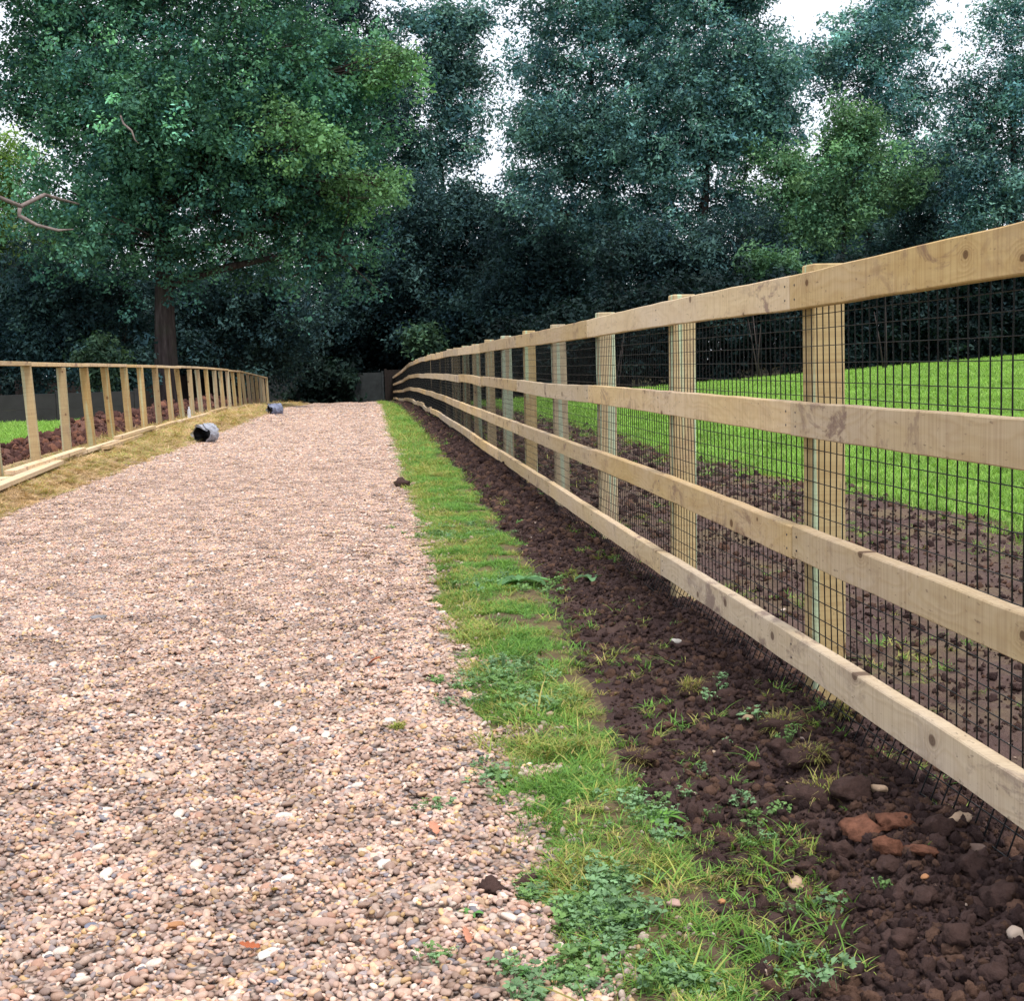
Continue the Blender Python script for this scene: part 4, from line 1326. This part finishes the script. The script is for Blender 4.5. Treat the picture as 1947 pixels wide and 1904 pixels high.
T('dark mid height tree filling between the two bare trunks', 1250, 58, [(1250, 470, 70, 50), (1200, 520, 80, 50), (1300, 520, 80, 50), (1250, 570, 90, 50), (1180, 470, 40, 30)], seed=35, trunk_r=0.18, gap=0.03, **DK)
T('dark mid height tree below the tall dense blue green one', 1400, 57, [(1400, 450, 70, 60), (1350, 500, 70, 60), (1440, 520, 70, 50), (1390, 560, 90, 50)], seed=36, trunk_r=0.18, gap=0.03, **DK)
T('leafy tree closing the wood behind the great twiggy one', 1110, 74, [(1110, 470, 80, 60), (1050, 480, 60, 60), (1170, 490, 70, 60), (1110, 550, 100, 60)], seed=37, trunk_r=0.2, gap=0.05, **BL)
T('bluish tree closing the wood behind the lighter fresh green one', 1590, 80, [(1560, 400, 80, 70), (1640, 450, 90, 70), (1720, 420, 80, 80), (1560, 500, 90, 60), (1500, 460, 60, 60), (1680, 530, 100, 60), (1800, 480, 80, 70)], seed=38, trunk_r=0.25, gap=0.04, **BL)

# understorey: one shrub after another along the wood's edge
def shrub(label, px, py, rx, ry, Y, seed, group, name='shrub', **kw):
    base = gbase(px, Y)
    bl = [pxblob(px + a * rx, py + b * ry, rx * s, ry * s, Y, 0.9) for (a, b, s) in ((0, 0, 0.75), (-0.5, 0.3, 0.6), (0.5, 0.25, 0.6), (0.1, 0.55, 0.7), (-0.35, -0.35, 0.45), (0.4, -0.4, 0.4), (0.0, 0.95, 0.6))]
    kk = dict(DK); kk.update(kw)
    return tree(name, label, base, bl, trunk_r=0.08, leaf=0.0032 * Y, per=54, clump=0.0095 * Y, dens=46.0 ** 2 / Y ** 2 * 4.8, seed=seed, group=group, cat='shrub', limbs=False, trunk_top=base[2] + 1.5, **kk)


k = 0
for (px, py, rx, ry, Y) in [(1000, 660, 80, 60, 60), (1100, 640, 90, 80, 57), (1210, 620, 90, 90, 54), (1320, 600, 95, 90, 52), (1430, 590, 95, 95, 50), (1545, 590, 90, 90, 49), (1660, 580, 95, 95, 48), (1780, 570, 95, 95, 47), (1890, 560, 95, 100, 46.5), (1990, 560, 90, 100, 46)]:
    lab = ['below the dark round headed tree', 'under the leafy tree behind the great twiggy one', 'in front of the great twiggy tree trunk', 'under the mid height tree between two trunks', 'right of the fresh green bush', 'under the slim trunked tree', 'below the lighter fresh green tree', 'in front of the dark tree beside the lighter one', 'beside the biggest dark edge tree', 'under the biggest dark edge tree'][k]
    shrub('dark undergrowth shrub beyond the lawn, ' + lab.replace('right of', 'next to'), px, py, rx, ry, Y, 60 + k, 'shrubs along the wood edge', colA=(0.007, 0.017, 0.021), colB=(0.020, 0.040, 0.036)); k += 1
for (px, py, rx, ry, Y, lab) in [(560, 650, 70, 60, 78, 'behind the end of the half built fence'), (640, 640, 80, 60, 79, 'behind the bush on the panel wall'), (720, 650, 70, 60, 78, 'behind the last panel of the wall'), (800, 660, 70, 60, 78, 'behind the fresh green sprig'), (890, 670, 80, 50, 77, 'behind the far timber fence posts'),
                            (480, 670, 60, 50, 76, 'over the old board fence corner'), (390, 690, 60, 50, 70, 'over the old board fence beside the oak')]:
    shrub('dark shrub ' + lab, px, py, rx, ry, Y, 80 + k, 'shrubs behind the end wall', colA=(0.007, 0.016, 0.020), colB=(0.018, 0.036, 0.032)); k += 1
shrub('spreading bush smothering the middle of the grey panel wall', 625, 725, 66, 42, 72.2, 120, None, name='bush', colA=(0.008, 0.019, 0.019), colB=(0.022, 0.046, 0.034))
shrub('fresh green bush lit up under the slim trunked tree', 1465, 505, 60, 35, 51, 121, None, name='bush', **LT)
shrub('sprig of greener bush above the far end of the timber fence', 805, 645, 22, 14, 70, 122, None, name='bush', colA=(0.03, 0.07, 0.05), colB=(0.07, 0.13, 0.06))
shrub('dark bush filling the gap between low wall and old board fence', 215, 700, 70, 50, 42, 124, None, name='bush')
shrub('pale green bush by the low wall under the oak', 190, 690, 36, 40, 40, 123, None, name='bush', colA=(0.016, 0.04, 0.03), colB=(0.05, 0.09, 0.045))
# slender bare saplings in the shade of the wood
for (px, Y) in [(1170, 52), (1440, 48), (1680, 45)]:
    bx_, by_, bz2 = gbase(px, Y - 2.5)
    m = MB(); r_ = np.random.default_rng(px)
    for q in range(3):
        a = r_.normal(0, 0.25, 2)
        m.tube([(0.05 * q, 0, 0), (0.05 * q + a[0] * 0.4, a[1] * 0.3, 0.9), (0.05 * q + a[0], a[1], 1.9 + 0.3 * q)], [0.03, 0.022, 0.008], 6)
    o = m.build('sapling', M['bark'], smooth=True); o.location = (bx_, by_, bz2)
    tag(o, {1170: 'thin bare sapling stems at the wood edge seen beside the farther fence posts', 1440: 'thin bare sapling stems at the wood edge below the fresh green bush', 1680: 'thin bare sapling stems at the wood edge below the lighter tree'}[px], 'sapling', 'saplings at the wood edge')
# the far wood reads as one dark mass
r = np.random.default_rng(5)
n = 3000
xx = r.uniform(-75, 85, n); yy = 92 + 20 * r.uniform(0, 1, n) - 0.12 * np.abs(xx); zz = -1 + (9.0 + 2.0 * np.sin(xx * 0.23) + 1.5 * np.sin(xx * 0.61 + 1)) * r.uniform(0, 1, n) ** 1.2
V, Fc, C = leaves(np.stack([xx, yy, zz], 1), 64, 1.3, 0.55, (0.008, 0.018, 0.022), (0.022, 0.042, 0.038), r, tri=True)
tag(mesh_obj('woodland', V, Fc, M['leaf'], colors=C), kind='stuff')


# ------------------------------------------------------------------ single stones, clods, turves, leaves on the ground
def lump(name, label, cat, px, py, wpx, mat, seed, group=None, flat=0.6, elong=1.3, sharp=False, rough=0.25, sink=0.35, rz=None):
    x, y, z = ground_at(px, py)
    R = wpx / 2 / F_PX * math.hypot(x, y) / elong ** 0.5
    r = np.random.default_rng(seed)
    v = (crumb(r) if name in ('soil_clod', 'clay_lump') else rock_verts(ICO3, r, flat, rough, elong, sharp)) * R
    if name == 'clay_lump': v = v * [1.1, 1.0, 0.75]
    o = mesh_obj(name, v, ICO3F, mat, smooth=not sharp)
    o.location = (x, y, z + R * flat * (1 - 2 * sink) + 0.004)
    o.rotation_euler = (r.normal(0, 0.15), r.normal(0, 0.15), r.uniform(0, 6.28) if rz is None else rz)
    return tag(o, label, cat, group)


ST = {n: stone_mat('stone_' + n, tuple(q * 0.88 for q in c)) for n, c in {'tan': (0.52, 0.36, 0.24), 'orange': (0.50, 0.24, 0.11), 'white': (0.70, 0.65, 0.58), 'pink': (0.48, 0.32, 0.26), 'grey': (0.26, 0.25, 0.26), 'blue': (0.20, 0.21, 0.27), 'brown': (0.20, 0.13, 0.10), 'beige': (0.56, 0.44, 0.35)}.items()}
soil_lump = ground_mat('soil_lump', m_simple((0.070, 0.042, 0.036), 0.95, 50, 0.7, 0.5, 0.1, 1.0))
for a in [('tan stone on bare soil between the last weeds', 1517, 1690, 38, 'tan', .7, 1.2, True), ('small tan stone on crumbly soil near the wire', 1424, 1369, 25, 'tan', .7, 1.2, True), ('orange tan stone above the clay lump', 1665, 1512, 40, 'tan', .6, 1.4, True),
          ('smooth tan stone behind the wire under the bottom rail', 1831, 1561, 42, 'tan', .6, 1.5, False), ('long grey brown cobble at the foot of the wire', 1855, 1622, 46, 'brown', .6, 1.9, False), ('pale rough stone on dark crumbs below the cobble', 1930, 1790, 40, 'beige', .8, 1.1, True),
          ('grey brown rounded stone on soil among grass blades', 1661, 1867, 28, 'pink', .6, 1.4, False), ('pinkish brown stone in the thin grass of the verge', 1282, 1725, 40, 'pink', .5, 1.6, True), ('small bright orange pebble at the soil edge', 1373, 1720, 13, 'orange', .8, 1.2, False),
          ('orange pebble on loose soil under the fence', 1759, 1674, 19, 'orange', .7, 1.3, False), ('reddish stone half hidden in verge grass', 1043, 1366, 22, 'pink', .8, 1.1, False), ('pale stone in the soil below the second post', 1285, 1222, 22, 'white', .7, 1.3, True),
          ('long pinkish brown pebble largest on the gravel', 617, 1762, 52, 'pink', .45, 2.0, False), ('oval terracotta pebble on the gravel', 333, 1766, 34, 'orange', .5, 1.7, False), ('big beige pebble near the weedy drive edge', 820, 1699, 40, 'beige', .6, 1.3, False),
          ('white oval pebble in the middle of the gravel', 537, 1559, 30, 'white', .6, 1.5, False), ('bright white pebble beside a wheel track', 728, 1650, 32, 'white', .6, 1.4, False), ('cream angular pebble low on the gravel', 749, 1879, 36, 'beige', .7, 1.2, True),
          ('broad tan pebble on the gravel', 284, 1485, 40, 'beige', .5, 1.5, False), ('knobbly white flint on the gravel', 510, 1822, 44, 'white', .5, 1.8, True), ('white stone beside a scrap of turf on the gravel', 741, 1378, 24, 'white', .7, 1.2, True),
          ('pinkish angular stone beside a scrap of turf on the gravel', 781, 1388, 28, 'pink', .7, 1.3, True), ('dark grey flat pebble on the gravel', 152, 1590, 28, 'grey', .45, 1.7, False), ('blue grey flint on the gravel', 172, 1770, 32, 'blue', .6, 1.4, True),
          ('slate blue flint low on the gravel', 517, 1878, 30, 'blue', .7, 1.2, True), ('smooth grey pebble out on the far gravel', 184, 1180, 30, 'grey', .5, 1.5, False)]:
    lump('stone', a[0], 'stone', a[1], a[2], a[3], ST[a[4]], int(a[1]), None, a[5], a[6], a[7])
lump('clay_lump', 'largest rust orange lump of broken clay on the dark soil', 'clay lump', 1640, 1592, 78, M['clay'], 5, None, 0.45, 1.5, True, 0.5, 0.3)
lump('clay_lump', 'crumbled rusty clay piece touching the largest clay lump', 'clay lump', 1700, 1570, 60, M['clay'], 7, None, 0.5, 1.3, True, 0.5, 0.3)
lump('clay_lump', 'flat rusty clay flake beneath the largest clay lump', 'clay lump', 1690, 1622, 55, M['clay'], 8, None, 0.4, 1.5, True, 0.5, 0.35)
lump('clay_lump', 'small reddish clay piece beside the cobble at the wire', 'clay lump', 1752, 1625, 50, M['clay'], 6, None, 0.5, 1.4, True, 0.5, 0.3)
for k, (px, py, w, lab) in enumerate([(1790, 1593, 56, 'big dark clod against the wire between clay and cobble'), (1597, 1629, 42, 'dark clod just below the orange clay lump'), (1529, 1656, 32, 'brown clod just above the tan stone on bare soil'), (1473, 1522, 28, 'small brown clod beside the turned turf lump'),
                                      (1620, 1520, 60, 'broad dark clod between turned turf and orange tan stone'), (1850, 1660, 50, 'dark clod just below the long grey brown cobble'), (1760, 1720, 48, 'dark clod just below the orange pebble under the fence'), (1690, 1660, 40, 'dark clod between the clay lump and the orange pebble'),
                                      (1900, 1720, 60, 'broad dark clod just above the pale rough stone'), (1480, 1440, 34, 'dark clod beside the dry turf lump below the rail'), (1000, 1690, 38, 'crumbly soil clod at the weedy gravel edge'), (930, 1700, 44, 'crumbly soil clod at the weedy gravel edge'), (765, 928, 26, 'lone dark clod far along the gravel edge')]
                                     + [(a, b, c, 'plain dark clod out on the open soil strip') for (a, b, c) in ((1380, 1330, 34), (1450, 1600, 36), (1640, 1820, 40), (1720, 1800, 44), (1820, 1790, 50), (1890, 1860, 46), (1300, 1240, 30), (1350, 1400, 30))]):
    lump('soil_clod', lab, 'clod', px, py, w, soil_lump, 900 + k, 'loose soil clods', 0.7, 1.2, True, 0.6, 0.25)


def turf(label, px, py, w, seed, cols=STRAW + YELL):
    x, y, z = ground_at(px, py)
    R = w / 2 / F_PX * math.hypot(x, y)
    root = tag(empty('turf_lump', (x, y, z)), label, 'turf')
    r = np.random.default_rng(seed)
    mesh_obj('soil_body', crumb(r) * [1.1, 1, 0.75] * R + [0, 0, R * 0.2], ICO3F, soil_lump, root, smooth=True)
    V, Fs, C = [], [], []
    for i in range(420):
        a, e = r.uniform(0, 6.28), r.uniform(-0.1, 1.2)
        d = np.array([math.cos(a) * math.cos(e), math.sin(a) * math.cos(e), math.sin(e)])
        p = d * R * [1, 1, 0.6] + [0, 0, R * 0.2]
        L = R * r.uniform(0.3, 0.9); dr = d * 0.5 + r.normal(0, 0.5, 3); s = np.cross(dr, [0, 0, 1]); s /= np.linalg.norm(s) + 1e-6
        c = np.array(cols[r.integers(len(cols))]) * r.uniform(0.6, 1.1); b = len(V)
        V += [p - s * 0.0013, p + s * 0.0013, p + dr * L * 0.5 + s * 0.001, p + dr * L * 0.5 - s * 0.001, p + dr * L - [0, 0, L * 0.3]]
        C += [c] * 5; Fs += [(b, b + 1, b + 2, b + 3), (b + 3, b + 2, b + 4)]
    mesh_obj('dead_grass', np.array(V), [tuple(f) for f in Fs], M['blade'], root, colors=np.array(C))


turf('mossy yellow turf lump beside the foot of the nearest whole post', 1484, 1394, 64, 1)
turf('dry turf lump on the soil below the bottom rail', 1545, 1445, 58, 2)
turf('turned turf lump above the orange clay', 1565, 1522, 84, 3, YELL + STRAW)
turf('small mossy turf lump alone on the soil bank', 1318, 1313, 46, 4)
turf('brown upturned turf with rusty dead grass at the verge edge', 1213, 1448, 48, 5, STRAW)
turf('scrap of mossy turf on the gravel between two stones', 758, 1390, 30, 6, YELL)
turf('turf lump against the wire by the first post', 1600, 1372, 40, 7, STRAW + YELL)

LEAFM = {n: stone_mat('dead_leaf_' + n, c) for n, c in {'rust': (0.42, 0.12, 0.05), 'pink': (0.55, 0.24, 0.15), 'yellow': (0.60, 0.40, 0.10)}.items()}


def fallen_leaf(label, px, py, w, mat, seed):
    x, y, z = ground_at(px, py)
    L = w / F_PX * math.hypot(x, y)
    r = np.random.default_rng(seed)
    out = []
    for k in range(9):                                       # lobed outline of an oak leaf
        t = k / 8
        wd = 0.30 * math.sin(math.pi * (0.12 + 0.8 * t)) * (1.0 if k % 2 else 0.55)
        out.append((t - 0.5, wd))
    up, dn = [], []
    V, Fs = [], []
    for (t, wd) in out:
        z_ = 0.10 * math.sin(t * 3 + seed)
        V += [(t * L, wd * L, (z_ + 0.22 * wd + 0.05) * L), (t * L, 0, z_ * L), (t * L, -wd * L, (z_ + 0.25 * wd + 0.05) * L)]
    for k in range(8):
        Fs += [(3 * k, 3 * k + 1, 3 * k + 4, 3 * k + 3), (3 * k + 1, 3 * k + 2, 3 * k + 5, 3 * k + 4)]
    b = len(V); V += [(-0.5 * L, 0.01 * L, 0), (-0.5 * L, -0.01 * L, 0), (-0.72 * L, 0, 0.06 * L)]; Fs.append((b, b + 1, b + 2))
    o = mesh_obj('fallen_leaf', np.array(V), Fs, mat, smooth=True)
    md = o.modifiers.new('thickness', 'SOLIDIFY'); md.thickness = 0.0006
    o.location = (x, y, z + 0.016 + 0.1 * L); o.rotation_euler = (r.normal(0, 0.3), -0.4, r.uniform(0, 6.28))
    tag(o, label, 'leaf')


fallen_leaf('rust red oak leaf standing up from the gravel', 712, 1270, 30, LEAFM['rust'], 1)
fallen_leaf('coral red dead leaf near the weedy drive edge', 824, 1593, 42, LEAFM['pink'], 2)
fallen_leaf('pale pink brown dead leaf beside drive edge weeds', 887, 1800, 46, LEAFM['pink'], 3)
fallen_leaf('crumpled rust leaf beside the white flint', 476, 1818, 40, LEAFM['rust'], 4)
fallen_leaf('narrow yellow leaf on the gravel', 522, 1708, 26, LEAFM['yellow'], 5)
fallen_leaf('rust leaf lying behind the wire netting', 1865, 1230, 40, LEAFM['rust'], 6)


def rosette(name, label, cat, px, py, leaf_px, n, colr, wide, seed, lift=0.5):
    x, y, z = ground_at(px, py)
    L0 = leaf_px / F_PX * math.hypot(x, y)
    root = tag(empty(name, (x, y, z)), label, cat)
    r = np.random.default_rng(seed)
    for i in range(n):
        a = 6.28 * i / n + r.normal(0, 0.3); L = L0 * r.uniform(0.7, 1.15); e = lift * r.uniform(0.5, 1.3)
        d, q = np.array([math.cos(a), math.sin(a), 0]), np.array([-math.sin(a), math.cos(a), 0])
        V, Fs, C = [], [], []
        c = np.array(colr) * r.uniform(0.75, 1.3)
        for k in range(8):
            t = k / 7
            w = wide * L * math.sin(math.pi * min(1, 0.08 + t * 0.92)) ** 0.7 * (1 + 0.12 * (-1) ** k)
            p = d * L * t * (1 - 0.15 * e) + np.array([0, 0, L * (e * t - e * 1.0 * t * t) + 0.006])
            V += [p + q * w + [0, 0, w * 0.35], p, p - q * w + [0, 0, w * 0.35]]; C += [c, c * 1.25, c]
        for k in range(7): Fs += [(3 * k, 3 * k + 1, 3 * k + 4, 3 * k + 3), (3 * k + 1, 3 * k + 2, 3 * k + 5, 3 * k + 4)]
        mesh_obj('leaf', np.array(V), Fs, M['blade'], root, smooth=True, colors=np.array(C))


rosette('dock_plant', 'broad leaved dock plant sprawling in the verge grass', 'plant', 985, 1112, 62, 8, (0.10, 0.22, 0.085), 0.22, 1)
rosette('dock_plant', 'single small dock plant on bare soil under the bottom rail', 'plant', 1125, 1108, 40, 4, (0.12, 0.24, 0.11), 0.22, 2, 0.7)
rosette('dandelion_plant', 'fresh dandelion rosette at the soil edge of the verge', 'plant', 1262, 1562, 62, 14, (0.14, 0.30, 0.06), 0.10, 3)
rosette('weed_plant', 'pale green leafy weed low on the verge among clover', 'plant', 1292, 1862, 44, 9, (0.15, 0.32, 0.12), 0.26, 4)
rosette('weed_plant', 'lush green leafy weed where verge meets gravel', 'plant', 895, 1745, 30, 6, (0.11, 0.27, 0.07), 0.2, 5)
rosette('weed_plant', 'jagged green weed growing out of the gravel edge', 'plant', 1015, 1860, 50, 7, (0.10, 0.24, 0.07), 0.16, 6)
